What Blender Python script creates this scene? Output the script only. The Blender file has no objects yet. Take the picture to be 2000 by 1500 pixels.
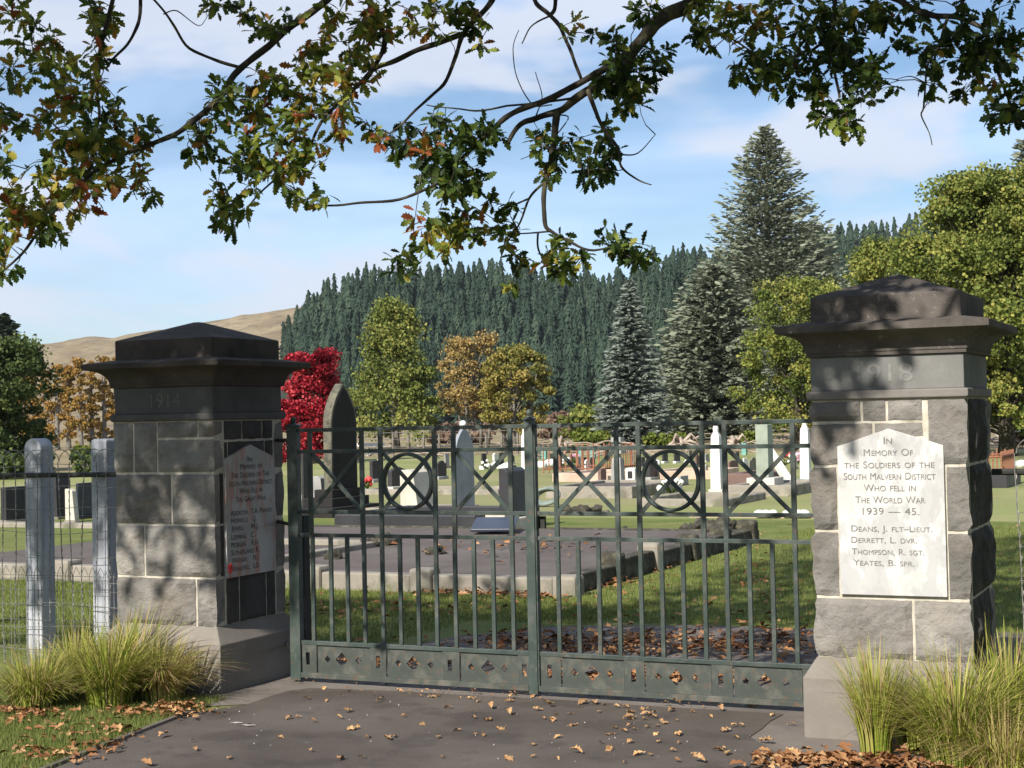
import bpy, bmesh, math, random
import numpy as np
from mathutils import Vector, Matrix, noise
random.seed(7)
HAZE = .00007
RNG = np.random.default_rng(7)
SC = bpy.context.scene
COL = SC.collection
PI = math.pi

# ------------------------------------------------------------------ camera
EYE = np.array([0.0, 0.0, 1.6])
CR = np.array([0.90639043, 0.42191507, -0.02107275])
CU = np.array([0.02827179, -0.01081304, 0.99954179])
CF = np.array([-0.42149388, 0.90657088, 0.02172913])
FPX = 3061.85
cd = bpy.data.cameras.new('camera'); cam = bpy.data.objects.new('camera', cd); COL.objects.link(cam)
cd.sensor_width = 36.0; cd.lens = FPX / 2000 * 36; cd.clip_start = 0.1; cd.clip_end = 6000
M = Matrix(((CR[0], CU[0], -CF[0], EYE[0]), (CR[1], CU[1], -CF[1], EYE[1]), (CR[2], CU[2], -CF[2], EYE[2]), (0, 0, 0, 1)))
cam.matrix_world = M
SC.camera = cam

# ------------------------------------------------------------------ light
SUN_EL, SUN_AZ = math.radians(36), math.radians(187)      # azimuth of the sun from +Y, clockwise
w = bpy.data.worlds.new('World'); SC.world = w; w.use_nodes = True
nt = w.node_tree; nt.nodes.clear()
def N(t, kind, **kw):
    n = t.nodes.new(kind)
    for k, v in kw.items(): setattr(n, k, v)
    return n
wo = N(nt, 'ShaderNodeOutputWorld'); bg = N(nt, 'ShaderNodeBackground')
sky = N(nt, 'ShaderNodeTexSky', sky_type='NISHITA'); sky.sun_disc = False
sky.sun_elevation = SUN_EL; sky.sun_rotation = SUN_AZ; sky.air_density = 1.0; sky.dust_density = 0.4; sky.ozone_density = 4.0
tc = N(nt, 'ShaderNodeTexCoord')
def wnoise(scale, sc, detail, lo, hi, loc=(0, 0, 0), rot=(0, 0, 0), dist=0.0):
    mp = N(nt, 'ShaderNodeMapping'); mp.inputs['Scale'].default_value = sc; mp.inputs['Location'].default_value = loc; mp.inputs['Rotation'].default_value = rot
    no = N(nt, 'ShaderNodeTexNoise'); no.inputs['Scale'].default_value = scale; no.inputs['Detail'].default_value = detail; no.inputs['Roughness'].default_value = 0.52
    no.inputs['Distortion'].default_value = dist
    mr = N(nt, 'ShaderNodeMapRange', interpolation_type='SMOOTHSTEP'); mr.inputs[1].default_value = lo; mr.inputs[2].default_value = hi
    nt.links.new(tc.outputs['Generated'], mp.inputs[0]); nt.links.new(mp.outputs[0], no.inputs['Vector']); nt.links.new(no.outputs['Fac'], mr.inputs[0])
    return mr.outputs[0]
puff = wnoise(4.2, (1, 1, 3.4), 4, 0.47, 0.60, (3.4, 1.7, 0.62), dist=0.3)
veil = wnoise(2.3, (1, 1, 4.6), 5, 0.34, 0.70, (7.1, 2.2, 0.1), (0, 0.25, 0), dist=0.8)
def wmix(fac, a, b, k=1.0):
    m = N(nt, 'ShaderNodeMix', data_type='RGBA')
    if k != 1.0:
        mu = N(nt, 'ShaderNodeMath', operation='MULTIPLY'); mu.inputs[1].default_value = k; nt.links.new(fac, mu.inputs[0]); fac = mu.outputs[0]
    nt.links.new(fac, m.inputs[0])
    for s, v in ((6, a), (7, b)):
        if isinstance(v, tuple): m.inputs[s].default_value = v
        else: nt.links.new(v, m.inputs[s])
    return m.outputs[2]
c1 = wmix(veil, sky.outputs[0], (6.4, 8.1, 11.0, 1), 0.56)
c2 = wmix(puff, c1, (6.3, 6.7, 7.7, 1), 0.8)
nt.links.new(c2, bg.inputs[0]); bg.inputs[1].default_value = 0.085
nt.links.new(bg.outputs[0], wo.inputs[0])
sd = bpy.data.lights.new('sun', 'SUN'); sun = bpy.data.objects.new('sun', sd); COL.objects.link(sun)
sd.energy = 5.0; sd.angle = math.radians(0.53); sd.color = (1.0, 0.93, 0.83)
sdir = Vector((math.sin(SUN_AZ) * math.cos(SUN_EL), math.cos(SUN_AZ) * math.cos(SUN_EL), math.sin(SUN_EL)))
sun.rotation_euler = sdir.to_track_quat('Z', 'Y').to_euler(); sun.location = (0, -20, 30)
SC.view_settings.view_transform = 'Standard'; SC.view_settings.look = 'None'
SC.view_settings.exposure = 0.55; SC.view_settings.gamma = 1.0
SC.view_settings.use_curve_mapping = False

# ------------------------------------------------------------------ helpers
def ray(px, py): return CF + CR * (px - 1000) / FPX - CU * (py - 750) / FPX
def G(px, py, Z=0.0):
    d = ray(px, py); t = (Z - 1.6) / d[2]; p = EYE + d * t; return Vector(p)
def D(px, py, dist): return Vector(EYE + ray(px, py) * dist)
def AT(px, dist):                                          # the ground point under an image column at a depth
    p = D(px, 817 - 0.021 * (px - 1000), dist); p.z = 0; return p
def props(o, label=None, cat=None, group=None, kind=None):
    if label: o['label'] = label
    if cat: o['category'] = cat
    if group: o['group'] = group
    if kind: o['kind'] = kind
    return o
def empty(name, loc, label, cat, group=None):
    o = bpy.data.objects.new(name, None); COL.objects.link(o); o.location = loc; o.empty_display_size = 0.1
    return props(o, label, cat, group)
def link(name, me, parent=None, mat=None, loc=None):
    o = bpy.data.objects.new(name, me); COL.objects.link(o)
    if mat is not None and not me.materials: me.materials.append(mat)
    if parent is not None:
        o.parent = parent
    if loc is not None: o.location = loc
    return o
class MB:
    def __init__(s, org=(0, 0, 0)): s.v = []; s.f = []; s.o = Vector(org)
    def add(s, vs, fs):
        b = len(s.v); s.v += [tuple(Vector(q) - s.o) for q in vs]; s.f += [tuple(i + b for i in f) for f in fs]
    def box(s, x0, x1, y0, y1, z0, z1):
        s.add([(x0, y0, z0), (x1, y0, z0), (x1, y1, z0), (x0, y1, z0), (x0, y0, z1), (x1, y0, z1), (x1, y1, z1), (x0, y1, z1)],
              [(0, 3, 2, 1), (4, 5, 6, 7), (0, 1, 5, 4), (1, 2, 6, 5), (2, 3, 7, 6), (3, 0, 4, 7)])
    def loft(s, prof, cx, cy, ax=1.0, ay=1.0):            # square rings (half width, z)
        vs = []; fs = []
        for h, z in prof:
            vs += [(cx - h * ax, cy - h * ay, z), (cx + h * ax, cy - h * ay, z), (cx + h * ax, cy + h * ay, z), (cx - h * ax, cy + h * ay, z)]
        for i in range(len(prof) - 1):
            for k in range(4):
                a = i * 4 + k; b = i * 4 + (k + 1) % 4; fs.append((a, b, b + 4, a + 4))
        fs.append((3, 2, 1, 0)); n = (len(prof) - 1) * 4; fs.append((n, n + 1, n + 2, n + 3))
        s.add(vs, fs)
    def tube(s, pts, rad, n=6, cap=True):
        pts = [Vector(p) for p in pts]; m = len(pts)
        rad = rad if isinstance(rad, (list, tuple)) else [rad] * m
        vs = []; fs = []; up = Vector((0.31, 0.2, 0.93))
        for i, p in enumerate(pts):
            t = (pts[min(i + 1, m - 1)] - pts[max(i - 1, 0)]).normalized()
            a = t.cross(up)
            if a.length < 0.05: a = t.cross(Vector((1, 0, 0)))
            a.normalize(); b = t.cross(a)
            for k in range(n):
                an = 2 * PI * k / n; vs.append(p + (a * math.cos(an) + b * math.sin(an)) * rad[i])
        for i in range(m - 1):
            for k in range(n):
                q = i * n + k; r = i * n + (k + 1) % n; fs.append((q, r, r + n, q + n))
        if cap: fs.append(tuple(range(n - 1, -1, -1))); fs.append(tuple(range((m - 1) * n, m * n)))
        s.add(vs, fs)
    def prism(s, poly, n0, n1, fn):                        # 2-D outline extruded from n0 to n1; fn(u, v, n) -> point
        k = len(poly); vs = [fn(u, v, n0) for u, v in poly] + [fn(u, v, n1) for u, v in poly]
        fs = [tuple(range(k)), tuple(range(2 * k - 1, k - 1, -1))] + [(i, i + k, (i + 1) % k + k, (i + 1) % k) for i in range(k)]
        s.add(vs, fs)
    def sphere(s, c, r, n=10, m=7, sz=1.0, jit=0.0):
        c = Vector(c); vs = [c + Vector((0, 0, r * sz))]; fs = []
        for i in range(1, m):
            for k in range(n):
                a = PI * i / m; b = 2 * PI * k / n
                d = Vector((math.sin(a) * math.cos(b), math.sin(a) * math.sin(b), math.cos(a) * sz))
                vs.append(c + d * r * (1 + jit * noise.noise(d * 1.7 + c * 3)))
        vs.append(c - Vector((0, 0, r * sz)))
        for k in range(n): fs.append((0, 1 + k, 1 + (k + 1) % n)); fs.append((len(vs) - 1, len(vs) - 2 - k, len(vs) - 2 - (k + 1) % n))
        for i in range(m - 2):
            for k in range(n):
                a = 1 + i * n + k; b = 1 + i * n + (k + 1) % n; fs.append((a, a + n, b + n, b))
        s.add(vs, fs)
    def mesh(s, name, mat, smooth=False):
        me = bpy.data.meshes.new(name); me.from_pydata(s.v, [], s.f); me.materials.append(mat)
        bm = bmesh.new(); bm.from_mesh(me); bmesh.ops.recalc_face_normals(bm, faces=bm.faces[:]); bm.to_mesh(me); bm.free()
        if smooth: me.polygons.foreach_set('use_smooth', [True] * len(me.polygons))
        return me
    def build(s, name, mat, parent=None, smooth=False, bevel=0.0):
        o = bpy.data.objects.new(name, s.mesh(name, mat, smooth)); COL.objects.link(o)
        if bevel:
            b = o.modifiers.new('bevel', 'BEVEL'); b.width = bevel; b.segments = 2; b.limit_method = 'ANGLE'; b.angle_limit = 0.6
        o.location = s.o
        if parent is not None:
            o.parent = parent; o.location = s.o - parent.location if parent.parent is None else s.o - parent.location - parent.parent.location
        return o
def npmesh(name, V, F, mat, tint=None, smooth=False):
    me = bpy.data.meshes.new(name); k = F.shape[1]
    me.vertices.add(len(V)); me.vertices.foreach_set('co', V.astype(np.float32).ravel())
    me.loops.add(F.size); me.loops.foreach_set('vertex_index', F.astype(np.int32).ravel())
    me.polygons.add(len(F)); me.polygons.foreach_set('loop_start', np.arange(0, F.size, k, dtype=np.int32))
    try: me.polygons.foreach_set('loop_total', np.full(len(F), k, dtype=np.int32))
    except Exception: pass
    if smooth: me.polygons.foreach_set('use_smooth', np.ones(len(F), dtype=bool))
    me.update(calc_edges=True)
    if tint is not None:
        a = me.attributes.new('tint', 'FLOAT', 'POINT'); a.data.foreach_set('value', tint.astype(np.float32))
    me.materials.append(mat); return me
def scatter(tv, tf, R, S, P):
    """tv (n,3) template, tf (m,k), R (N,3,3), S (N,) or (N,3), P (N,3)"""
    S = S[:, None] if S.ndim == 1 else S
    V = np.einsum('nij,nkj->nki', R, tv[None] * S[:, None, :]) + P[:, None, :]
    n = len(tv); F = tf[None] + (np.arange(len(P)) * n)[:, None, None]
    return V.reshape(-1, 3), F.reshape(-1, tf.shape[1])
def frames(X, up):
    """rotation matrices whose x axis is X and whose z axis is close to up"""
    X = X / (np.linalg.norm(X, axis=1, keepdims=True) + 1e-9)
    Y = np.cross(up, X); Y /= (np.linalg.norm(Y, axis=1, keepdims=True) + 1e-9); Z = np.cross(X, Y)
    return np.stack([X, Y, Z], axis=2)
def rdir(n): v = RNG.normal(size=(n, 3)); return v / np.linalg.norm(v, axis=1, keepdims=True)

# ------------------------------------------------------------------ materials
def material(name, stops, scale=8.0, detail=6, rough=0.85, bump=0.0, bscale=None, stretch=(1, 1, 1), rnd=0.0, spec=0.3, attr=None, transl=0.0, extra=None, bdist=0.02, metal=0.0, lo=0.3, hi=0.7):
    m = bpy.data.materials.new(name); m.use_nodes = True; t = m.node_tree; t.nodes.clear()
    out = N(t, 'ShaderNodeOutputMaterial'); bs = N(t, 'ShaderNodeBsdfPrincipled')
    bs.inputs['Roughness'].default_value = rough; bs.inputs['Specular IOR Level'].default_value = spec; bs.inputs['Metallic'].default_value = metal
    tcn = N(t, 'ShaderNodeTexCoord'); mp = N(t, 'ShaderNodeMapping'); mp.inputs['Scale'].default_value = stretch
    t.links.new(tcn.outputs['Object'], mp.inputs[0]); vec = mp.outputs[0]
    if rnd:
        oi = N(t, 'ShaderNodeObjectInfo'); cx = N(t, 'ShaderNodeVectorMath', operation='SCALE'); cx.inputs[3].default_value = 40.0
        cb = N(t, 'ShaderNodeCombineXYZ'); t.links.new(oi.outputs['Random'], cb.inputs[0]); t.links.new(oi.outputs['Random'], cb.inputs[1])
        t.links.new(cb.outputs[0], cx.inputs[0]); ad = N(t, 'ShaderNodeVectorMath', operation='ADD'); t.links.new(vec, ad.inputs[0]); t.links.new(cx.outputs[0], ad.inputs[1]); vec = ad.outputs[0]
    rp = N(t, 'ShaderNodeValToRGB'); els = rp.color_ramp.elements
    while len(els) > 1: els.remove(els[-1])
    for i, (p, c) in enumerate(stops):
        e = els[0] if i == 0 else els.new(p)
        e.position = p; e.color = (*c, 1)
    if attr:
        an = N(t, 'ShaderNodeAttribute', attribute_name=attr); t.links.new(an.outputs['Fac'], rp.inputs[0])
    else:
        no = N(t, 'ShaderNodeTexNoise'); no.inputs['Scale'].default_value = scale; no.inputs['Detail'].default_value = detail; no.inputs['Roughness'].default_value = 0.6
        mr = N(t, 'ShaderNodeMapRange'); mr.inputs[1].default_value = lo; mr.inputs[2].default_value = hi
        t.links.new(vec, no.inputs['Vector']); t.links.new(no.outputs['Fac'], mr.inputs[0]); t.links.new(mr.outputs[0], rp.inputs[0])
    col = rp.outputs[0]
    if rnd:
        hv = N(t, 'ShaderNodeHueSaturation'); mr2 = N(t, 'ShaderNodeMapRange'); mr2.inputs[3].default_value = 1 - rnd; mr2.inputs[4].default_value = 1 + rnd
        t.links.new(oi.outputs['Random'], mr2.inputs[0]); t.links.new(mr2.outputs[0], hv.inputs['Value']); t.links.new(col, hv.inputs['Color']); col = hv.outputs[0]
    for ex in (extra or []):                               # (scale, lo, hi, colour, amount, stretch)
        n2 = N(t, 'ShaderNodeTexNoise'); n2.inputs['Scale'].default_value = ex[0]; n2.inputs['Detail'].default_value = 5; n2.inputs['Roughness'].default_value = 0.65
        if len(ex) > 5:
            m3 = N(t, 'ShaderNodeMapping'); m3.inputs['Scale'].default_value = ex[5]; t.links.new(vec, m3.inputs[0]); t.links.new(m3.outputs[0], n2.inputs['Vector'])
        else: t.links.new(vec, n2.inputs['Vector'])
        r2 = N(t, 'ShaderNodeMapRange'); r2.inputs[1].default_value = ex[1]; r2.inputs[2].default_value = ex[2]; r2.inputs[4].default_value = ex[4]
        mx = N(t, 'ShaderNodeMix', data_type='RGBA'); t.links.new(n2.outputs['Fac'], r2.inputs[0]); t.links.new(r2.outputs[0], mx.inputs[0])
        t.links.new(col, mx.inputs[6]); mx.inputs[7].default_value = (*ex[3], 1); col = mx.outputs[2]
    t.links.new(col, bs.inputs['Base Color'])
    if bump:
        nb = N(t, 'ShaderNodeTexNoise'); nb.inputs['Scale'].default_value = bscale or scale * 4; nb.inputs['Detail'].default_value = 8; nb.inputs['Roughness'].default_value = 0.65
        t.links.new(vec, nb.inputs['Vector'])
        bn = N(t, 'ShaderNodeBump'); bn.inputs['Strength'].default_value = bump; bn.inputs['Distance'].default_value = bdist
        t.links.new(nb.outputs['Fac'], bn.inputs['Height']); t.links.new(bn.outputs[0], bs.inputs['Normal'])
    sh = bs.outputs[0]
    if transl:
        tr = N(t, 'ShaderNodeBsdfTranslucent'); ms = N(t, 'ShaderNodeMixShader'); ms.inputs[0].default_value = transl
        t.links.new(col, tr.inputs[0]); t.links.new(sh, ms.inputs[1]); t.links.new(tr.outputs[0], ms.inputs[2]); sh = ms.outputs[0]
    t.links.new(sh, out.inputs[0]); return m
MT = {}
MT['bluestone'] = material('bluestone', [(0, (.14, .132, .120)), (.5, (.205, .194, .178)), (1, (.28, .265, .243))], 5, 8, .9, .8, 30, rnd=.24, bdist=.02,
    extra=[(60, .62, .70, (.33, .33, .32), .3), (3, .52, .7, (.25, .21, .165), .45), (7, .58, .66, (.085, .08, .075), .5), (2.2, .6, .68, (.33, .32, .27), .35)])
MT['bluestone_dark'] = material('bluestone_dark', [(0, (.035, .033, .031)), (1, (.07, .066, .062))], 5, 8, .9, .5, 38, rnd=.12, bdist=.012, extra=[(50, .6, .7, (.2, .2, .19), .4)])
MT['mortar'] = material('mortar', [(0, (.36, .33, .27)), (.6, (.5, .465, .39)), (1, (.62, .58, .50))], 14, 6, .95, .4, 70, bdist=.006)
MT['frieze'] = material('frieze', [(0, (.13, .132, .128)), (1, (.20, .20, .192))], 4, 8, .9, .3, 90, bdist=.004, extra=[(2.2, .5, .72, (.075, .07, .066), .6)])
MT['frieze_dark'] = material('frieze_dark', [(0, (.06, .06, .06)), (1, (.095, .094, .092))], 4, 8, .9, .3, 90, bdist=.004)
MT['cap_brown'] = material('cap_brown', [(0, (.055, .048, .043)), (.5, (.088, .077, .069)), (1, (.13, .115, .103))], 3.5, 8, .92, .5, 60, bdist=.008,
    extra=[(2.0, .5, .66, (.035, .03, .028), .75), (34, .62, .7, (.3, .29, .25), .5)])
MT['course'] = material('string_course', [(0, (.14, .128, .118)), (1, (.21, .195, .18))], 4, 8, .9, .4, 80, bdist=.004)
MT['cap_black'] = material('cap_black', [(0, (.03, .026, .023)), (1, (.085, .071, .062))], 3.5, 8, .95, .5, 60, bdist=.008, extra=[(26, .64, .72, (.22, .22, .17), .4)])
MT['plinth'] = material('plinth', [(0, (.165, .148, .13)), (1, (.235, .215, .19))], 3, 8, .9, .35, 120, bdist=.004, extra=[(2.4, .55, .75, (.14, .115, .1), .45), (90, .62, .7, (.36, .34, .31), .4)])
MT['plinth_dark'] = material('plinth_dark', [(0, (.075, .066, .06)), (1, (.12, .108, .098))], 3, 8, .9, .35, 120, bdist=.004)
MT['marble'] = material('marble', [(0, (.50, .49, .465)), (1, (.63, .62, .60))], 3, 5, .45, .1, 60, bdist=.002, spec=.4,
    extra=[(2.6, .49, .52, (.30, .31, .33), .5, (1.7, 1, .8)), (9, .5, .53, (.34, .34, .35), .3, (1.5, 1, .8)), (5, .6, .78, (.62, .55, .42), .35)])
MT['marble_old'] = material('marble_old', [(0, (.30, .30, .285)), (1, (.42, .415, .395))], 5, 6, .7, .1, 60, bdist=.002, extra=[(4.5, .5, .62, (.42, .16, .1), .6, (1, 3.2, 0.9))])
MT['letter_grey'] = material('letter_grey', [(0, (.10, .10, .102)), (1, (.26, .25, .24))], 22, 4, .8)
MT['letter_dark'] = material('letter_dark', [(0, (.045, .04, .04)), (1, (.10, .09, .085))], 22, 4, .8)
MT['carved'] = material('carved', [(0, (.175, .172, .165)), (1, (.24, .235, .225))], 22, 4, .9)
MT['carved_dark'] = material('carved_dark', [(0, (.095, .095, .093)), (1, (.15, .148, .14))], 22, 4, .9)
MT['paint'] = material('gate_paint', [(0, (.026, .042, .037)), (.5, (.042, .060, .053)), (1, (.072, .086, .077))], 5, 7, .5, .25, 60, rnd=.12, spec=.4, bdist=.003,
    extra=[(9, .54, .70, (.15, .145, .125), .6), (40, .60, .68, (.14, .065, .03), .75)])
MT['paint_dusty'] = material('gate_plate_paint', [(0, (.04, .05, .044)), (1, (.072, .081, .071))], 4, 7, .65, .3, 50, spec=.3, bdist=.003,
    extra=[(7, .48, .70, (.17, .16, .135), .7), (30, .58, .67, (.15, .075, .04), .65)])
MT['asphalt'] = material('asphalt', [(0, (.07, .058, .05)), (.5, (.098, .082, .071)), (1, (.128, .109, .096))], 1.3, 9, .93, .8, 160, bdist=.008,
    extra=[(.9, .45, .75, (.14, .122, .108), .6), (230, .62, .68, (.24, .22, .2), .7), (17, .68, .73, (.33, .31, .29), .6), (2.3, .52, .6, (.05, .042, .038), .5)])
MT['concrete'] = material('concrete', [(0, (.14, .12, .105)), (1, (.20, .178, .158))], 3, 8, .95, .6, 120, bdist=.006, extra=[(150, .6, .68, (.28, .26, .24), .6), (1.6, .5, .7, (.08, .07, .065), .5)])
MT['gravel_path'] = material('path_gravel', [(0, (.085, .072, .064)), (.5, (.15, .13, .118)), (1, (.23, .205, .188))], 26, 9, .95, .8, 60, bdist=.02, extra=[(6, .5, .64, (.11, .065, .035), .6)])
MT['lawn'] = material('lawn', [(0, (.09, .125, .03)), (.5, (.145, .175, .05)), (1, (.21, .21, .085))], 1.4, 10, .95, .6, 26, bdist=.03, spec=.1,
    extra=[(.35, .45, .7, (.16, .155, .06), .5), (30, .55, .7, (.035, .052, .012), .6)])
MT['lawn_far'] = material('lawn_far', [(0, (.17, .20, .065)), (.5, (.225, .245, .095)), (1, (.31, .29, .15))], .22, 10, .95, .4, 8, bdist=.03, spec=.1, extra=[(.09, .45, .6, (.24, .21, .12), .5)])
MT['pasture'] = material('dry_pasture', [(0, (.20, .165, .095)), (.5, (.27, .22, .135)), (1, (.33, .275, .175))], .06, 10, .97, .5, 2, bdist=.2, spec=.05, extra=[(.16, .5, .66, (.13, .13, .06), .6), (.5, .55, .7, (.24, .17, .13), .5)])
MT['blade'] = material('grass_blade', [(0, (.10, .14, .028)), (.6, (.20, .235, .065)), (1, (.38, .33, .17))], attr='tint', rough=.7, transl=.25, spec=.15)
MT['tussock'] = material('tussock_blade', [(0, (.06, .095, .012)), (.35, (.20, .26, .03)), (.62, (.38, .40, .08)), (.8, (.46, .38, .15)), (1, (.40, .27, .15))], attr='tint', rough=.6, transl=.25, spec=.2)
MT['oak_leaf'] = material('oak_leaf', [(0, (.016, .034, .008)), (.35, (.055, .095, .014)), (.6, (.17, .215, .03)), (.76, (.36, .31, .05)), (.88, (.34, .16, .025)), (1, (.25, .07, .025))], attr='tint', rough=.55, transl=.36, spec=.3)
MT['fallen_leaf'] = material('fallen_leaf', [(0, (.30, .16, .075)), (.5, (.42, .25, .12)), (1, (.52, .36, .19))], 3, 4, .8, rnd=.35, spec=.15)
MT['fallen_bulk'] = material('fallen_leaf_bulk', [(0, (.11, .045, .02)), (.5, (.27, .13, .06)), (1, (.45, .28, .14))], attr='tint', rough=.85, spec=.1)
MT['bark'] = material('oak_bark', [(0, (.02, .017, .013)), (.6, (.05, .043, .032)), (1, (.13, .125, .06))], 14, 8, .95, .9, 60, stretch=(1, 1, .6), bdist=.01)
MT['twig'] = material('twig_bark', [(0, (.04, .033, .026)), (1, (.10, .085, .065))], 30, 4, .9)
MT['grey_bark'] = material('grey_bark', [(0, (.09, .08, .065)), (1, (.24, .22, .19))], 3, 6, .95, .6, 12, bdist=.03)
def leafmat(name, a, b, c, tr=.2): return material(name, [(0, a), (.5, b), (1, c)], attr='tint', rough=.7, transl=tr, spec=.12)
MT['lf_red'] = leafmat('red_maple_leaf', (.09, .004, .010), (.32, .014, .026), (.56, .09, .10))
MT['lf_green'] = leafmat('green_autumn_leaf', (.06, .09, .022), (.155, .19, .045), (.31, .30, .085))
MT['lf_yellow'] = leafmat('yellow_autumn_leaf', (.13, .11, .04), (.28, .21, .08), (.40, .27, .10))
MT['lf_mixed'] = leafmat('green_gold_autumn_leaf', (.09, .10, .025), (.215, .20, .05), (.36, .27, .08))
MT['lf_gold'] = leafmat('golden_poplar_leaf', (.15, .11, .03), (.30, .19, .05), (.40, .22, .06))
MT['lf_lime'] = leafmat('lime_autumn_leaf', (.06, .09, .02), (.165, .20, .045), (.33, .31, .08))
MT['lf_dark'] = leafmat('dark_green_leaf', (.03, .05, .018), (.07, .10, .033), (.13, .16, .05))
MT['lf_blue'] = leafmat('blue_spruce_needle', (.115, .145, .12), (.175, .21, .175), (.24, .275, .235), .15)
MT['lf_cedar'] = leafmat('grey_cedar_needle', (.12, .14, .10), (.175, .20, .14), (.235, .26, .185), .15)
MT['lf_pine'] = material('forest_needle', [(0, (.016, .029, .021)), (.5, (.033, .053, .036)), (1, (.058, .083, .052))], attr='tint', rough=.8, transl=.1, spec=.08, rnd=.25)
MT['lf_shrub'] = leafmat('shrub_leaf', (.045, .07, .012), (.11, .15, .025), (.2, .2, .05))
MT['lf_brown'] = leafmat('dry_shrub', (.12, .075, .055), (.2, .135, .1), (.30, .22, .16))
MT['hill'] = material('dry_hill', [(0, (.17, .135, .085)), (.5, (.255, .205, .13)), (1, (.33, .27, .18))], .03, 10, .97, .5, .3, bdist=1.0, spec=.05, extra=[(.14, .50, .60, (.13, .105, .08), .75), (.04, .5, .62, (.20, .155, .10), .6), (.5, .55, .65, (.12, .10, .08), .6)])
MT['forest_floor'] = material('forest_floor', [(0, (.012, .02, .014)), (1, (.03, .04, .025))], .05, 5, .97)
MT['white_post'] = material('weathered_white_timber', [(0, (.24, .26, .30)), (.5, (.37, .39, .43)), (1, (.52, .53, .56))], 12, 8, .8, .4, 40, stretch=(1, 1, .12), bdist=.004, extra=[(9, .58, .68, (.2, .2, .2), .6, (1, 1, .25))])
MT['wire'] = material('galvanised_wire', [(0, (.12, .12, .115)), (1, (.32, .31, .29))], 20, 3, .55, spec=.5, metal=.35)
MT['dark_rail'] = material('dark_steel_rail', [(0, (.02, .022, .02)), (1, (.045, .045, .04))], 8, 4, .7)
def stonemat(name, c, k=.25, **kw): return material(name, [(0, tuple(v * (1 - k) for v in c)), (1, tuple(min(.85, v * (1 + k)) for v in c))], 3, 8, kw.pop('rough', .85), .3, 40, bdist=.006, **kw)
MT['st_lichen'] = stonemat('lichen_stone', (.20, .19, .155), extra=[(5, .5, .62, (.16, .15, .07), .6)])
MT['st_moss'] = stonemat('dark_mossy_stone', (.12, .115, .09), rough=.97, extra=[(5, .5, .62, (.20, .19, .11), .6), (9, .5, .6, (.03, .03, .025), .6)])
MT['st_white'] = stonemat('white_marble_stone', (.68, .68, .65), .15)
MT['st_grey'] = stonemat('grey_granite', (.30, .30, .29))
MT['st_blue'] = stonemat('blue_grey_marble', (.26, .28, .32), .2)
MT['st_cream'] = stonemat('cream_stone', (.52, .49, .42), .15)
MT['st_dark'] = stonemat('black_granite', (.032, .032, .035), rough=.5)
MT['st_black'] = stonemat('weathered_black_stone', (.022, .021, .02), rough=.97)
MT['st_brown'] = stonemat('brown_granite', (.17, .11, .095))
MT['st_green'] = stonemat('green_mossy_stone', (.27, .31, .25))
MT['st_pink'] = stonemat('pink_kerb_stone', (.48, .36, .28))
MT['kerb'] = stonemat('old_concrete_kerb', (.27, .245, .205), .2, extra=[(2.2, .5, .66, (.10, .10, .075), .7), (5, .6, .7, (.13, .15, .04), .7)])
MT['moss'] = material('mossy_rock', [(0, (.03, .03, .025)), (.5, (.065, .06, .045)), (1, (.16, .15, .11))], 9, 8, .95, .9, 40, bdist=.02)
MT['plot'] = material('plot_asphalt', [(0, (.085, .07, .062)), (1, (.125, .106, .095))], 2, 9, .95, .5, 90, bdist=.006, extra=[(.8, .5, .7, (.17, .155, .15), .5)])
MT['rust'] = material('rusty_iron', [(0, (.16, .06, .035)), (1, (.32, .15, .09))], 12, 6, .9, .3)
MT['deadwood'] = material('bleached_wood', [(0, (.24, .19, .15)), (1, (.46, .39, .32))], 4, 5, .95)
MT['blue_tablet'] = stonemat('blue_tablet', (.03, .036, .055), .2, rough=.35)
MT['flower_red'] = material('red_flowers', [(0, (.55, .03, .03)), (1, (.7, .1, .1))], 9, 2, .7)
MT['flower_pink'] = material('pink_flowers', [(0, (.6, .2, .4)), (1, (.8, .45, .55))], 9, 2, .7)
MT['flower_white'] = material('white_flowers', [(0, (.7, .7, .66)), (1, (.82, .8, .78))], 9, 2, .7)
MT['teal'] = material('teal_plastic', [(0, (.12, .30, .26)), (1, (.2, .38, .33))], 6, 2, .5)
MT['hose'] = material('grey_green_hose', [(0, (.13, .17, .15)), (1, (.2, .24, .21))], 6, 2, .5)
MT['dropping'] = material('white_splash', [(0, (.32, .31, .3)), (1, (.5, .49, .47))], 30, 3, .9)
MT['shadowless_black'] = stonemat('dark_inset', (.03, .03, .03))

# ------------------------------------------------------------------ ground
def sheet(name, pts, z, mat, kind='structure', sub=0):
    bm = bmesh.new(); vs = [bm.verts.new((p[0], p[1], z)) for p in pts]; f = bm.faces.new(vs)
    if f.normal.z < 0: f.normal_flip()
    bm.normal_update()
    if bm.faces[:][0].normal.z < 0: bmesh.ops.reverse_faces(bm, faces=bm.faces[:])
    me = bpy.data.meshes.new(name); bm.to_mesh(me); bm.free(); me.materials.append(mat)
    o = link(name, me); o['kind'] = kind; return o
def wob(pts, step=.25, amp=.03):                           # an outline with a slightly ragged edge
    out = []
    for i, a in enumerate(pts):
        a = Vector((a[0], a[1], 0)); b = pts[(i + 1) % len(pts)]; b = Vector((b[0], b[1], 0)); n = max(1, int((b - a).length / step))
        t = (b - a).normalized(); s = Vector((-t.y, t.x, 0))
        for k in range(n):
            p = a.lerp(b, k / n)
            if 0 < k: p = p + s * amp * noise.noise(p * 3.1)
            out.append((p.x, p.y))
    return out
GY = 8.25
sheet('ground', [(-2500, -60), (1500, -60), (1500, 3000), (-2500, 3000)], -.02, MT['pasture'])
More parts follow.
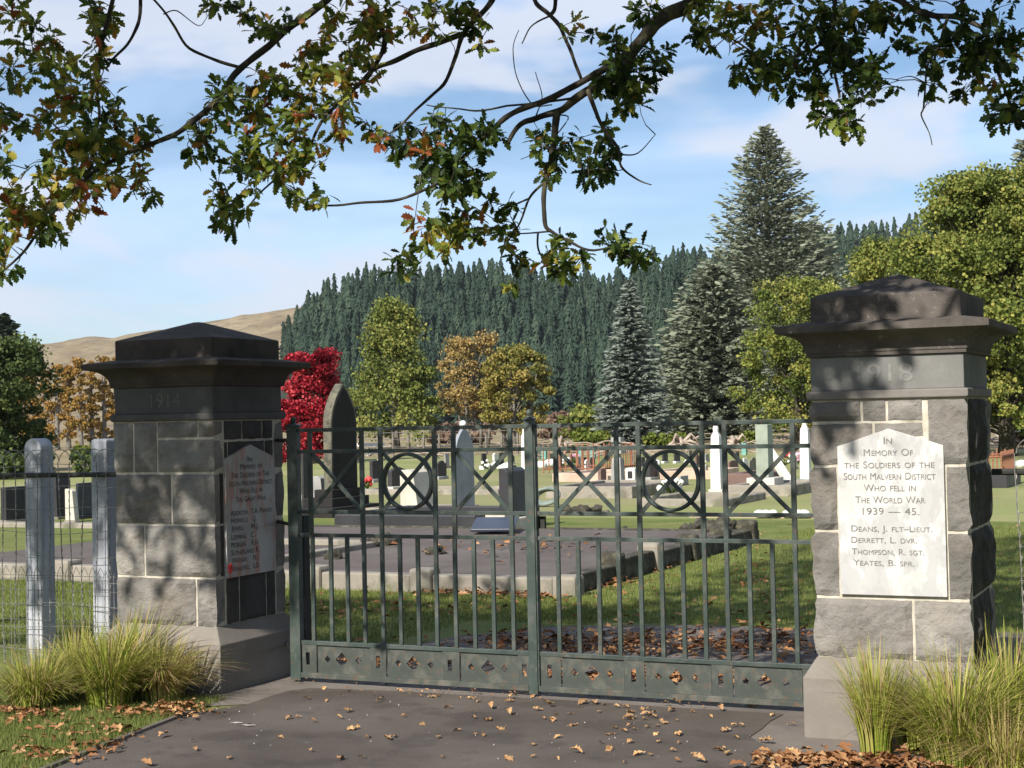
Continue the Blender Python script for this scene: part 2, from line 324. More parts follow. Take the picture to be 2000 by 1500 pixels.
sheet('cemetery_lawn', [(-45, 22), (20, 22), (14, 62), (-34, 62)], -.012, MT['lawn_far'])
sheet('lawn', [(-30, -3), (14, -3), (14, 23), (-30, 23)], -.004, MT['lawn'])
apron = [(-6.45, 7.15), (-5.6, 7.22), (-5.0, 7.6), (-2.3, 7.6), (-2.45, 7.25), (-2.15, 6.8), (-1.0, 6.9), (-1.0, 9.1), (-6.7, 9.3), (-6.6, 7.5)]
sheet('concrete_apron', wob(apron, .2, .02), .0, MT['concrete'])
edge = [G(60, 1520), G(375, 1392), G(480, 1378), G(560, 1351), G(605, 1345), G(800, 1352), G(1060, 1366), G(1300, 1382), G(1530, 1396), G(1465, 1440), G(1535, 1482), G(1440, 1530)]
drive = [(p.x, p.y) for p in edge] + [(-.2, 2.5), (-1.0, -3), (-9, -3)]
sheet('driveway', wob(drive, .2, .022), .004, MT['asphalt'])
path = [(-5.6, 8.6), (-5.3, 10.3), (-4.8, 11.0), (-3.9, 11.35), (-1.5, 11.6), (2, 12.2), (8, 12.6), (8, 8.9), (-1.0, 8.95)]
sheet('inner_path', wob(path, .3, .12), .003, MT['gravel_path'])
# kerb strip of the drive along the left lawn
kb = MB(); a = G(375, 1392); b = G(95, 1502); t = (b - a).normalized(); s = Vector((-t.y, t.x, 0))
kb.tube([a + Vector((0, 0, .006)), a.lerp(b, .3) + Vector((0, 0, .008)), b + t + Vector((0, 0, .006))], .016, 6)
o = kb.build('drive_edging', MT['concrete']); o['kind'] = 'structure'

# ------------------------------------------------------------------ hills and forest
def hillmesh(name, xs, rs, hfun, mat):
    V = []; F = []
    for i, px in enumerate(xs):
        for j, r in enumerate(rs):
            p = AT(px, r); V.append((p.x, p.y, hfun(px, r)))
    m = len(rs)
    for i in range(len(xs) - 1):
        for j in range(m - 1):
            a = i * m + j; F.append((a, a + m, a + m + 1, a + 1))
    me = bpy.data.meshes.new(name); me.from_pydata(V, [], F); me.materials.append(mat); me.polygons.foreach_set('use_smooth', [True] * len(F))
    o = link(name, me); o['kind'] = 'structure'; return o
def interp(x, tab):
    if x <= tab[0][0]: return tab[0][1]
    for (a, b), (c, d) in zip(tab, tab[1:]):
        if x <= c: return b + (d - b) * (x - a) / (c - a)
    return tab[-1][1]
def sst(t): t = max(0, min(1, t)); return t * t * (3 - 2 * t)
brown = [(-700, 690), (-100, 690), (90, 668), (130, 660), (250, 650), (330, 640), (440, 620), (555, 601), (800, 575), (1100, 600), (1500, 640), (2600, 700)]
def hy(px): return 817 - .021 * (px - 1000)
def brown_h(px, r):
    top = (hy(px) - interp(px, brown)) / FPX * 930
    k = sst((r - 560) / 370); b = 0 if r <= 930 else (r - 930) * .12
    return -0.5 + top * k + noise.noise(Vector((px * .02, r * .02, 3))) * 2.2 * k + noise.noise(Vector((px * .07, r * .06, 3))) * .9 * k - b
hillmesh('dry_hill', list(range(-900, 2900, 16)), [540, 580, 620, 660, 700, 730, 760, 790, 815, 840, 860, 880, 900, 915, 930, 950, 1000, 1100], brown_h, MT['hill'])
ridge = [(470, 740), (520, 700), (560, 640), (600, 590), (640, 545), (720, 528), (800, 526), (900, 518), (1020, 520), (1120, 528), (1220, 530), (1290, 498), (1330, 482), (1400, 490), (1480, 478), (1600, 452), (1700, 438), (1800, 424), (1900, 410), (2100, 395), (2500, 380)]
TH = 19.0
def forest_h(px, r):
    top = max(0.5, (hy(px) - interp(px, ridge)) / FPX * 540 + 1.6 - TH * .93)
    return -.5 + top * sst((r - 385) / 160) + noise.noise(Vector((px * .01, r * .02, 0))) * 1.6
hillmesh('forest_hill', list(range(420, 2700, 20)), [375, 390, 405, 420, 440, 460, 480, 500, 520, 540, 560, 600], forest_h, MT['forest_floor'])
def conifer_low(seed):
    rg = np.random.default_rng(seed); V = []; F = []; T = []; nt_ = 17
    for k in range(nt_):
        z = .05 + .90 * k / (nt_ - 1); r = (.15 * (1 - z) ** .62 + .004) * rg.uniform(.85, 1.15); nb = 9 if k < 11 else 6; top = min(1.0, z + .12); b0 = len(V); ph = rg.random() * 6.28
        V.append((rg.uniform(-.01, .01), rg.uniform(-.01, .01), top)); T.append(.35)
        for b in range(nb * 2):
            a = ph + PI * b / nb + rg.uniform(-.2, .2); L = r * (rg.uniform(.75, 1.3) if b % 2 == 0 else rg.uniform(.3, .6))
            V.append((math.cos(a) * L, math.sin(a) * L, z + (rg.uniform(-.035, .025) if b % 2 == 0 else rg.uniform(.0, .05)))); T.append(rg.uniform(.35, .9) if b % 2 == 0 else rg.uniform(.0, .4))
        for b in range(nb * 2): F.append((b0, b0 + 1 + b, b0 + 1 + (b + 1) % (nb * 2)))
    return npmesh('conifer_tree', np.array(V), np.array(F), MT['lf_pine'], np.array(T))
cons = [conifer_low(s) for s in range(5)]
spots = []
r = 390.0
while r < 562:
    px = 560 + random.uniform(0, 12)
    lim = 2080
    while px < lim:
        q = px + random.uniform(-8, 8); rr = r + random.uniform(-3.0, 3.0)
        if q > 560 + (rr - 540) * .25 or rr > 480: spots.append((q, rr))
        px += 3.7 / rr * FPX * random.uniform(.8, 1.25)
    r += 4.8 if r < 520 else 4.0
print('forest trees', len(spots))
spots = [s for s in spots if s[0] > interp(s[1], [(390, 640), (450, 590), (500, 560), (560, 545)])]
# those that show largest: the front rows and the skyline
def vis(s): return -abs(s[1] - 396) if s[1] < 402 else (0 if s[1] > 534 else -100)
order = sorted(range(len(spots)), key=lambda i: -vis(spots[i]) + (1000 if not (480 < spots[i][0] < 2000) else 0))
solo = set(order[:290])
bv, bf, bt = [], [], []
CV = []
for m_ in cons:
    v = np.zeros(len(m_.vertices) * 3, dtype=np.float32); m_.vertices.foreach_get('co', v); f = np.zeros(len(m_.loops), dtype=np.int32); m_.loops.foreach_get('vertex_index', f)
    tt = np.zeros(len(m_.vertices), dtype=np.float32); m_.attributes['tint'].data.foreach_get('value', tt); CV.append((v.reshape(-1, 3), f.reshape(-1, 3), tt))
off = 0
for i, (px, rr) in enumerate(spots):
    p = AT(px, rr); z = forest_h(px, rr); h = TH * random.choice([random.uniform(.62, .9), random.uniform(.8, 1.12)]); wd = h * random.uniform(.85, 1.2); k = random.randrange(5); ang = random.uniform(0, 6.28)
    if i in solo:
        o = link('conifer_tree', cons[k]); o.location = (p.x, p.y, z); o.scale = (wd, wd, h); o.rotation_euler = (random.uniform(-.03, .03), random.uniform(-.03, .03), ang)
        props(o, 'dark green conifer of the plantation forest that covers the hillside', 'conifer', 'conifers of the hillside plantation')
    else:
        v, f, tt = CV[k]; c, s_ = math.cos(ang), math.sin(ang)
        vv = np.stack([(v[:, 0] * c - v[:, 1] * s_) * wd + p.x, (v[:, 0] * s_ + v[:, 1] * c) * wd + p.y, v[:, 2] * h + z], 1)
        bv.append(vv); bf.append(f + off); bt.append(np.clip(tt + random.uniform(-.35, .3), 0, 1)); off += len(v)
o = link('forest', npmesh('forest', np.concatenate(bv), np.concatenate(bf), MT['lf_pine'], np.concatenate(bt)))
props(o, 'dense conifer plantation covering the hill behind the cemetery', 'forest', None, 'stuff')

# ------------------------------------------------------------------ trees
QV = np.array([(-.5, -.32, 0), (.1, -.5, .08), (.6, 0, 0), (.05, .5, -.08), (-.5, .25, .05)]); QF = np.array([(0, 1, 2, 3, 4)])
def leafcloud(centres, radii, per, size, flat=0.0):
    P = []; 
    for c, r, n in zip(centres, radii, per):
        d = rdir(n) * (RNG.random((n, 1)) ** .6) * r * np.array([1.15, 1.15, .8]); P.append(np.array(c) + d)
    P = np.concatenate(P); n = len(P)
    up = rdir(n); up[:, 2] += flat
    return P, frames(rdir(n), up), size * RNG.uniform(.6, 1.3, n)
def broadleaf(name, label, px, dist, ytop, ybase, hw, mat, cat='tree', n=90, per=70, leaf=.28, shape='round', trunks=1, bare=0.0, ycrown=None, group=None, clump=.12, bark='grey_bark'):
    base = AT(px, dist); k = dist / FPX; H = (ybase - ytop) * k; base.z = 0
    zlow = max(.2, (ybase - (ycrown or ybase - .22 * (ybase - ytop))) * k); Wd = hw * k
    root = empty(name, base, label, cat, group)
    cs = []; rs = []; ps = []; leaf = leaf * .52; per = int(per * 2.0); n = int(n * 1.15)
    for i in range(n):
        t = RNG.random() ** .9; z = zlow + (H - zlow) * t
        if shape == 'round': r = Wd * math.sqrt(max(.02, 1 - (2 * t - .85) ** 2 / 1.55)) 
        elif shape == 'cone': r = Wd * (1.02 - t) ** .75 + .15
        else: r = Wd * (.55 + .45 * math.sin(PI * min(1, t * 1.2 + .1)))
        a = RNG.random() * 2 * PI; rr = r * RNG.random() ** .42 * (1 + .42 * noise.noise(Vector((math.cos(a) * 1.3, math.sin(a) * 1.3, z * .5 + px))))
        cs.append((rr * math.cos(a), rr * math.sin(a), z)); rs.append(Wd * 2 * clump * RNG.uniform(.45, 1.35)); ps.append(int(per * RNG.uniform(.5, 1.4)))
    P, R, S = leafcloud(cs, rs, ps, leaf)
    tint = np.clip(.5 + .22 * RNG.normal(size=len(P)) + .2 * np.repeat(RNG.normal(size=n), ps), 0, 1)
    V, F = scatter(QV, QF, R, S, P)
    link('foliage', npmesh('foliage', V, F, mat, np.repeat(tint, 5)), root)
    tb = MB()
    for q in range(trunks):
        ox = (q - (trunks - 1) / 2) * .5 + random.uniform(-.1, .1) * (trunks > 1); oy = random.uniform(-.4, .4) * (trunks > 1)
        top = Vector((ox * 2.2, oy * 2, zlow + (H - zlow) * .8)); r0 = (.032 * H + .04) / math.sqrt(trunks)
        pts = [Vector((ox, oy, -.05)), Vector((ox * 1.2, oy, zlow * .6)), Vector((ox * 1.6, oy * 1.5, H * .5)), top]
        tb.tube(pts, [r0, r0 * .8, r0 * .5, r0 * .12], 7)
    tb.build('trunk', MT[bark], None, True).parent = root
    lb = MB()
    for i in range(0, n, 3):
        c = Vector(cs[i]); b = Vector((0, 0, max(zlow * .7, c.z * .62))); lb.tube([b, b.lerp(c, .5) + Vector((0, 0, .2)), c], [.012 * H * .5 + .02, .02, .008], 4)
    lb.build('limbs', MT[bark]).parent = root
    return root
def conifer(name, label, px, dist, ytop, ybase, hw, mat, tiers, nb, droop, size, zl=.03, pw=.85, ragged=.25, per=11, sag=1.0, lean=0):
    base = AT(px, dist); k = dist / FPX; H = (ybase - ytop) * k; Wd = hw * k
    root = empty(name, base, label, 'conifer')
    P = []; X = []; T = []; SS = []
    for i in range(tiers):
        z = H * (zl + (1 - zl) * (i / tiers) ** 1.0); t = z / H
        r = Wd * max(0, 1 - t) ** pw + .10
        for b in range(max(5, int(nb * (1 - t * .45)))):
            a = RNG.random() * 2 * PI; L = r * RNG.uniform(1 - ragged, 1 + ragged * .5); zz = z + RNG.uniform(-.5, .5) * H / tiers
            ca, sa = math.cos(a), math.sin(a); m = max(3, int(per * L / Wd) + 2)
            for q in range(m):
                u = .18 + .82 * (q + RNG.random()) / m; side = RNG.uniform(-.2, .2) * L * (1.15 - u) 
                P.append((ca * u * L - sa * side, sa * u * L + ca * side, zz - droop * L * u ** 1.5 * sag + .10 * L * max(0, u - .8) * 4 + RNG.uniform(-.05, .05) * size * 3))
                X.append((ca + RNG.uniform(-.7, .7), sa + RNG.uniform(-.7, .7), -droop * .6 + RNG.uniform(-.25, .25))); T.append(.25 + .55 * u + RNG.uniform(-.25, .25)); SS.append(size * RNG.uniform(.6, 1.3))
    P = np.array(P); n = len(P); up = np.tile([0, 0, 1.0], (n, 1)) + rdir(n) * 1.0
    S = np.array(SS)[:, None] * np.array([[1.5, .62, 1]])
    V, F = scatter(QV, QF, frames(np.array(X), up), S, P)
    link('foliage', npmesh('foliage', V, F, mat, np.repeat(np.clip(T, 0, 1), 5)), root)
    tb = MB(); tb.tube([(0, 0, -.05), (0, 0, H * .5), (0, 0, H * .985)], [.022 * H, .013 * H, .02], 7); tb.build('trunk', MT['grey_bark'], None, True).parent = root
    return root
broadleaf('maple_tree', 'bright red maple beside the left stone gate pier', 612, 62, 662, 872, 76, MT['lf_red'], n=110, per=110, leaf=.19, ycrown=868, shape='oval')
broadleaf('autumn_tree', 'tall yellow green tree left of the middle of the gate', 772, 92, 600, 880, 116, MT['lf_green'], n=120, per=90, leaf=.27, shape='cone', ycrown=856)
broadleaf('birch_tree', 'yellowing tree with several bare pale stems behind the gate centre', 925, 88, 662, 875, 72, MT['lf_yellow'], n=100, per=52, leaf=.22, trunks=4, shape='oval', ycrown=812)
broadleaf('birch_tree', 'rounded green and yellow tree just left of the gate centre post', 1005, 84, 680, 875, 68, MT['lf_mixed'], n=84, per=80, leaf=.24, trunks=3, ycrown=842)
conifer('spruce_tree', 'silvery blue spruce standing right of the gate centre', 1236, 84, 536, 862, 84, MT['lf_blue'], 46, 25, .14, .20, pw=.72, ragged=.18, per=26)
conifer('cedar_tree', 'very tall grey green conifer with ragged pointed top', 1508, 128, 246, 850, 215, MT['lf_cedar'], 66, 36, -.16, .31, pw=.74, ragged=.42, per=36, zl=.06)
conifer('cedar_tree', 'broad grey green cedar low in front of the tallest conifer', 1398, 98, 516, 856, 132, MT['lf_cedar'], 46, 32, -.02, .28, pw=.40, ragged=.34, per=26)
conifer('cedar_tree', 'dark grey green cedar right behind the yellow tree', 1592, 138, 440, 850, 96, MT['lf_cedar'], 36, 26, .0, .38, pw=.38, ragged=.4, per=20)
conifer('cedar_tree', 'grey conifer top at the far right edge', 2010, 120, 280, 850, 120, MT['lf_cedar'], 44, 20, -.1, .36, pw=.7, ragged=.3, per=20)
broadleaf('lime_tree', 'low yellow green tree left of the right stone pier', 1560, 66, 545, 880, 112, MT['lf_lime'], n=120, per=100, leaf=.19, ycrown=836, bark='bark')
broadleaf('lime_tree', 'leafy yellow green tree rising behind the right stone pier', 1745, 60, 470, 880, 112, MT['lf_lime'], n=130, per=110, leaf=.18, ycrown=800, bark='bark')
broadleaf('oak_tree', 'large green and yellow oak at the right edge behind the pier', 1965, 52, 318, 872, 205, MT['lf_lime'], n=330, per=120, leaf=.19, ycrown=822, clump=.085, bark='bark')
broadleaf('dark_tree', 'dense dark green tree at the left edge behind the wire fence', 5, 58, 655, 905, 118, MT['lf_dark'], n=110, per=110, leaf=.2, ycrown=880, bark='bark')
conifer('pine_tree', 'dark pine with open crown on the skyline at far left', 12, 165, 592, 840, 46, MT['lf_pine'], 18, 8, -.1, 1.0, zl=.6, pw=.4, per=7)
conifer('pine_tree', 'short dark pine on the skyline right of the taller pine', 66, 165, 652, 840, 20, MT['lf_pine'], 10, 8, -.1, .8, zl=.78, pw=.3, per=7)
gx = [(62, 700, 118), (88, 706, 124), (112, 692, 112), (134, 702, 120), (158, 688, 116), (180, 694, 122), (204, 686, 118), (226, 690, 124), (250, 688, 130), (40, 706, 126)]
gl = ['leftmost golden poplar of the row', 'second golden poplar of the row', 'third golden poplar of the row', 'golden poplar with a pale trunk left of the middle of the row', 'golden poplar in the middle of the row', 'golden poplar right of the middle of the row',
      'golden poplar close to the left stone pier', 'golden poplar half hidden by the left stone pier', 'golden poplar wholly behind the left stone pier', 'golden poplar behind the dark tree']
for (px, yt, dd), lb_ in zip(gx, gl):
    broadleaf('poplar_tree', lb_, px, dd, yt, 862, 17, MT['lf_gold'], n=44, per=38, leaf=.26, shape='oval', ycrown=850, group='golden poplars beyond the wire fence', clump=.22)

# unseen oaks added beside and behind the viewer to block sky light
for i, (x, y, h_, r_, lb_) in enumerate([(11.5, 2.5, 13, 6.2, 'oak of the avenue right of the gate'), (12, 16, 14, 6.5, 'oak inside the cemetery far right of the gate'), (3, -19, 12, 7, 'oak across the road behind the viewer, right one'), (-11, -19.5, 12, 7, 'oak across the road behind the viewer, middle one'), (-25, -17, 12, 7, 'oak across the road behind the viewer, left one'), (20, -8, 13, 7, 'oak at the road side far right of the viewer')]):
    rt = empty('oak_tree', (x, y, 0), lb_, 'tree'); n = 150
    d = rdir(n); d[:, 2] = np.abs(d[:, 2]) * 1.0 - .25; cs = d * np.array([r_, r_, h_ * .5]) * (RNG.random((n, 1)) ** .3) + np.array([0, 0, h_ * .48]); ps = [60] * n
    P, Rm_, S = leafcloud(cs, [1.1] * n, ps, .34); V, F = scatter(QV, QF, Rm_, S, P); link('foliage', npmesh('foliage', V, F, MT['lf_dark'], np.repeat(np.clip(RNG.normal(.5, .25, len(P)), 0, 1), 5)), rt)
    tb = MB(); tb.tube([(0, 0, -.1), (0, 0, h_ * .3), (.2, 0, h_ * .85)], [.36, .28, .06], 8); tb.build('trunk', MT['bark'], None, True).parent = rt
# shrubs and scrub between the graves and the forest
def shrub(label, px, dist, wpx, hpx, mat, n=26, per=60, leaf=.16, name='shrub', cat='shrub'):
    base = AT(px, dist); k = dist / FPX; W_, H_ = wpx * k / 2, hpx * k
    root = empty(name, base, label, cat)
    cs = [(RNG.uniform(-1, 1) * W_, RNG.uniform(-.5, .5) * W_, RNG.uniform(.1, .9) * H_) for _ in range(n)]
    ps = [per] * n; P, R, S = leafcloud(cs, [H_ * .28] * n, ps, leaf)
    P[:, 2] = np.maximum(P[:, 2], .03)
    V, F = scatter(QV, QF, R, S, P); link('foliage', npmesh('foliage', V, F, mat, np.repeat(np.clip(RNG.normal(.5, .25, len(P)), 0, 1), 5)), root)
    sb = MB()
    for q_ in range(5): x = (q_ - 2 + random.uniform(-.2, .2)) * .3 * W_; sb.tube([(x * .5, 0, -.02), (x, random.uniform(-.2, .2), H_ * .7)], [.03, .01], 4)
    sb.build('stems', MT['grey_bark']).parent = root
shrub('bright green gorse bush right of the gate centre post', 1150, 76, 74, 34, MT['lf_shrub'])
shrub('green bush below the spruce, right side', 1300, 80, 80, 26, MT['lf_shrub'])
shrub('green bush between the white obelisks', 1470, 74, 66, 28, MT['lf_shrub'])
shrub('brown thicket left of the blue spruce', 1120, 120, 120, 52, MT['lf_brown'], leaf=.3)
shrub('wide brown thicket below the birches', 900, 105, 150, 38, MT['lf_brown'], leaf=.26)
shrub('low brown thicket under the grey cedar', 1345, 110, 90, 40, MT['lf_brown'], leaf=.26)
shrub('dark hedge behind the wire fence, at the left edge', 30, 50, 150, 46, MT['lf_dark'], 34, 80)
shrub('dark hedge behind the wire fence, next to the pier', 190, 52, 150, 44, MT['lf_dark'], 34, 80)
shrub('green tuft of scrub above the dark hedge', 178, 56, 50, 56, MT['lf_shrub'], 20, 60)
shrub('pale grey shrub behind the right pier', 1990, 62, 60, 48, MT['lf_brown'], 24, 60, .14)
shrub('yellow green scrub left of the blue spruce', 1130, 112, 80, 66, MT['lf_green'], 20, 60, .26)
# felled branches strewn over the dry field
sl = MB()
for i in range(230):
    px = random.uniform(1010, 2060) if random.random() < .8 else random.uniform(560, 1010); dd = random.choice([62, 66, 70, 76, 84, 95]) + random.uniform(-3, 3); p = AT(px, dd)
    a = random.uniform(0, 6.28); L = random.uniform(.4, 2.2); z = random.uniform(0, .25); q = p + Vector((math.cos(a) * L, math.sin(a) * L, z + random.uniform(-.1, .35)))
    p.z = z; sl.tube([p, p.lerp(q, .5) + Vector((0, 0, random.uniform(-.1, .2))), q], [random.uniform(.02, .06), .03, .01], 4)
props(sl.build('slash_branches', MT['deadwood']), 'bleached felled branches strewn over the dry field beyond the graves', 'dead wood', None, 'stuff')
for px, dd, L, lb_ in ((1105, 64, 1.6, 'bleached stump lying just right of the gate centre post'), (1435, 66, 1.7, 'bleached root ball behind the graves, left of the green obelisk'), (1330, 68, 2.4, 'long bleached log under the grey cedar')):
    p = AT(px, dd); L *= .6; m_ = MB(p)
    for k in range(9):
        a = random.uniform(0, 6.28); m_.tube([p + Vector((0, 0, .3)), p + Vector((math.cos(a) * L * .3, math.sin(a) * L * .3, random.uniform(.1, .8))), p + Vector((math.cos(a) * L * .6, math.sin(a) * L * .5, random.uniform(0, .6)))], [.10, .07, .02], 6)
    m_.tube([p + Vector((-L * .4, 0, .25)), p + Vector((L * .5, .2, .2))], [.14, .10], 8)
    props(m_.build('log', MT['deadwood'], None, True), lb_, 'log')

# ------------------------------------------------------------------ air
hz = bpy.data.materials.new('haze'); hz.use_nodes = True; t_ = hz.node_tree; t_.nodes.clear()
o_ = N(t_, 'ShaderNodeOutputMaterial'); v_ = N(t_, 'ShaderNodeVolumePrincipled'); v_.inputs['Color'].default_value = (.86, .92, 1, 1); v_.inputs['Density'].default_value = HAZE; v_.inputs['Anisotropy'].default_value = .2
t_.links.new(v_.outputs[0], o_.inputs['Volume'])
m = MB((-150, 600, 60)); m.box(-2600, 1600, -80, 3100, -1.5, 160); props(m.build('haze', hz), None, None, None, 'stuff')

# ------------------------------------------------------------------ piers
RX, RY, LX, LY = -1.5664, 8.0551, -5.9812, 8.1645
S_, B_ = .3669, .432
Z1, Z2, ZB0, ZB1, ZF1, ZC0, ZC1, ZK1, ZA = .29, .386, 1.654, 1.70, 1.8666, 1.987, 2.0214, 2.166, 2.287
def fbm(p): return noise.noise(p) + .5 * noise.noise(p * 2.1) + .25 * noise.noise(p * 4.3)
def stone(cx, cy, s, side, u0, u1, z0, z1, amp, mat, parent, dep=.09, ru=False, lu=False, sideamp=None, seed=0):
    """one rock-faced stone. side 0 front(-Y), 1 right(+X), 2 back, 3 left. u runs left to right seen from outside."""
    nu = max(4, int((u1 - u0) / .028)); nz = max(4, int((z1 - z0) / .028)); V = []; F = []
    def disp(u, z, right_arris, left_arris):
        e = min(z - z0, z1 - z) / .035
        if not right_arris: e = min(e, (u1 - u) / .035)
        if not left_arris: e = min(e, (u - u0) / .035)
        m = sst(e); q = Vector((u * 5.5 + seed * 3.7, z * 5.5, seed * 1.3))
        chip = abs(noise.noise(q * 1.7 + Vector((5, 0, 0)))) - .35 * abs(noise.noise(q * 4.5))
        return .0045 + max(-.001, amp * m * (.55 + .8 * fbm(q) - .5 * chip) + .0015 * noise.noise(q * 9))
    def put(u, z, n):
        if n > -.05:
            if abs(u - u0) < 1e-6 and not lu: u += .0045 * noise.noise(Vector((seed, z * 14, 1))) - .0005
            if abs(u - u1) < 1e-6 and not ru: u += .0045 * noise.noise(Vector((seed, z * 14, 5))) + .0005
            if abs(z - z0) < 1e-6: z += .0045 * noise.noise(Vector((u * 14, seed, 2)))
            if abs(z - z1) < 1e-6: z += .0045 * noise.noise(Vector((u * 14, seed, 8)))
        if side == 0: return (cx + u, cy - s - n, z)
        if side == 1: return (cx + s + n, cy + u, z)
        if side == 2: return (cx - u, cy + s + n, z)
        return (cx - s - n, cy - u, z)
    sa = sideamp if sideamp is not None else amp
    for j in range(nz + 1):
        z = z0 + (z1 - z0) * j / nz
        for i in range(nu + 1):
            u = u0 + (u1 - u0) * i / nu; n = disp(u, z, ru, lu); uu = u
            if ru and i == nu: uu = u + sa * sst(min(z - z0, z1 - z) / .03) * (.3 + .5 * noise.noise(Vector((seed, z * 9, 2)))); n *= .4
            if lu and i == 0: uu = u - sa * sst(min(z - z0, z1 - z) / .03) * (.3 + .5 * noise.noise(Vector((seed, z * 9, 7)))); n *= .4
            V.append(put(uu, z, n))
    W = nu + 1
    for j in range(nz):
        for i in range(nu): a = j * W + i; F.append((a, a + 1, a + W + 1, a + W))
    ring = [i for i in range(W)] + [j * W + nu for j in range(1, nz + 1)] + [nz * W + i for i in range(nu - 1, -1, -1)] + [j * W for j in range(nz - 1, 0, -1)]
    b = len(V)
    for r_ in ring:
        j, i = divmod(r_, W); u = u0 + (u1 - u0) * i / nu; z = z0 + (z1 - z0) * j / nz
        V.append(put(u, z, -dep))
    k = len(ring)
    for q in range(k): F.append((ring[q], b + q, b + (q + 1) % k, ring[(q + 1) % k]))
    F.append(tuple(b + q for q in range(k)))
    m_ = MB(put((u0 + u1) / 2, (z0 + z1) / 2, 0)); m_.add(V, F); return m_.build('stone', mat, parent)
def text(body, name, mat, parent, place, u0, u1, z, cap, small=True, ext=.0022, align_width=True):
    cu = bpy.data.curves.new('lettering', 'FONT'); cu.body = body; cu.size = 1.0; cu.small_caps_scale = .78; cu.extrude = 0.0; cu.space_word = 1.25; cu.resolution_u = 6
    if small:
        for ch in cu.body_format: ch.use_small_caps = True
    ob = bpy.data.objects.new('t', cu); COL.objects.link(ob)
    dg = bpy.context.evaluated_depsgraph_get(); me = bpy.data.meshes.new_from_object(ob.evaluated_get(dg)); bpy.data.objects.remove(ob)
    n = len(me.vertices); v = np.zeros(n * 3, dtype=np.float32); me.vertices.foreach_get('co', v); v = v.reshape(-1, 3)
    x0, x1 = v[:, 0].min(), v[:, 0].max(); sx = (u1 - u0) / (x1 - x0); sy = cap / .70; out = np.zeros_like(v)
    for i in range(n):
        out[i] = place(u0 + (v[i, 0] - x0) * sx, z - cap / 2 + v[i, 1] * sy, ext)
    org = out.mean(0); me.vertices.foreach_set('co', (out - org).ravel()); me.update(); me.name = name; me.materials.clear(); me.materials.append(mat)
    o = bpy.data.objects.new(name, me); COL.objects.link(o); o.parent = parent
    pl = Vector(parent.location) + (Vector(parent.parent.location) if parent.parent else Vector()); o.location = Vector(org) - pl; return o
def pier(cx, cy, label, dark, b=B_, dz=0.0, samp=.03, front=None, rightl=None, seed=0, famp=.02):
    root = empty('gate_pier', (cx, cy, 0), label, 'gate pier')
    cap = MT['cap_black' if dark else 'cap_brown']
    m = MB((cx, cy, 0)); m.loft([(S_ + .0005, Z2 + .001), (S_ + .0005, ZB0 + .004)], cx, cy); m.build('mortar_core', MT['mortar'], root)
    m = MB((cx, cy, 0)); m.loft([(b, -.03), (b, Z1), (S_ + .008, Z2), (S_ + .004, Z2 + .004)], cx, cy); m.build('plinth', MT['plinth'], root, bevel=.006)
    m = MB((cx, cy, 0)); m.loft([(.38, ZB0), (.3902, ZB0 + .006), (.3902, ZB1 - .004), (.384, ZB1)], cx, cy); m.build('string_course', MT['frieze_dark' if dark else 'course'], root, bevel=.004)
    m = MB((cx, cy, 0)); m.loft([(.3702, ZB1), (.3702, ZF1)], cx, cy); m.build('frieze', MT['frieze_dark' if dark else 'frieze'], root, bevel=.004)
    prof = [(.376, ZF1), (.386, ZF1 + .003), (.386, ZF1 + .02), (.391, ZF1 + .022)]
    for k in range(1, 9):
        a = k / 8 * PI / 2; prof.append((.391 + .104 * (1 - math.cos(a)) , ZF1 + .022 + .092 * math.sin(a)))
    prof += [(.5, ZC0 - .004), (.511, ZC0), (.511, ZC1 - .003), (.506, ZC1), (.38, ZC1 + .022)]
    m = MB((cx, cy, 0)); m.loft(prof, cx, cy); m.build('cornice', cap, root)
    m = MB((cx, cy, 0)); m.loft([(.3651, ZC1 + .012), (.3651, ZK1), (.02, ZA), (.004, ZA + .001)], cx, cy); m.build('cap_block', cap, root, bevel=.005)
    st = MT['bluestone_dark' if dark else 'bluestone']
    zs = [Z2, .686, 1.01, 1.33, ZB0]; g = .006
    k = seed; g = .0075
    for row, (za, zb) in enumerate(zip(zs, zs[1:])):
        for side in range(4):
            if side == 0: segs = front[row]
            elif side == 1: segs = rightl[row]
            else: segs = [(-1, random.uniform(-.3, .3)), (None, 1)]; segs = [(-1, segs[0][1], 0, 1), (segs[0][1], 1, 0, 1)]
            for (a, b_, c, d) in segs:
                k += 1; u0 = a * S_; u1 = b_ * S_
                lu = a <= -1 and side in (0, 2); ru = b_ >= 1 and side in (0, 2)
                if side in (1, 3):                       # between the front and back corner stones
                    u0 = max(u0, -S_ + .10); u1 = min(u1, S_ - .10)
                z0 = za + (zb - za) * c; z1 = za + (zb - za) * d
                mt = MT['bluestone'] if not (side == 1) else MT['bluestone_dark']  # right-hand faces: darker stone with their shade painted in
                am = famp if side == 0 else samp
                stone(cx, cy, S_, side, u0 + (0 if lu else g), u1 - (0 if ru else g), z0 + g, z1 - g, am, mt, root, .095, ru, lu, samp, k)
    return root
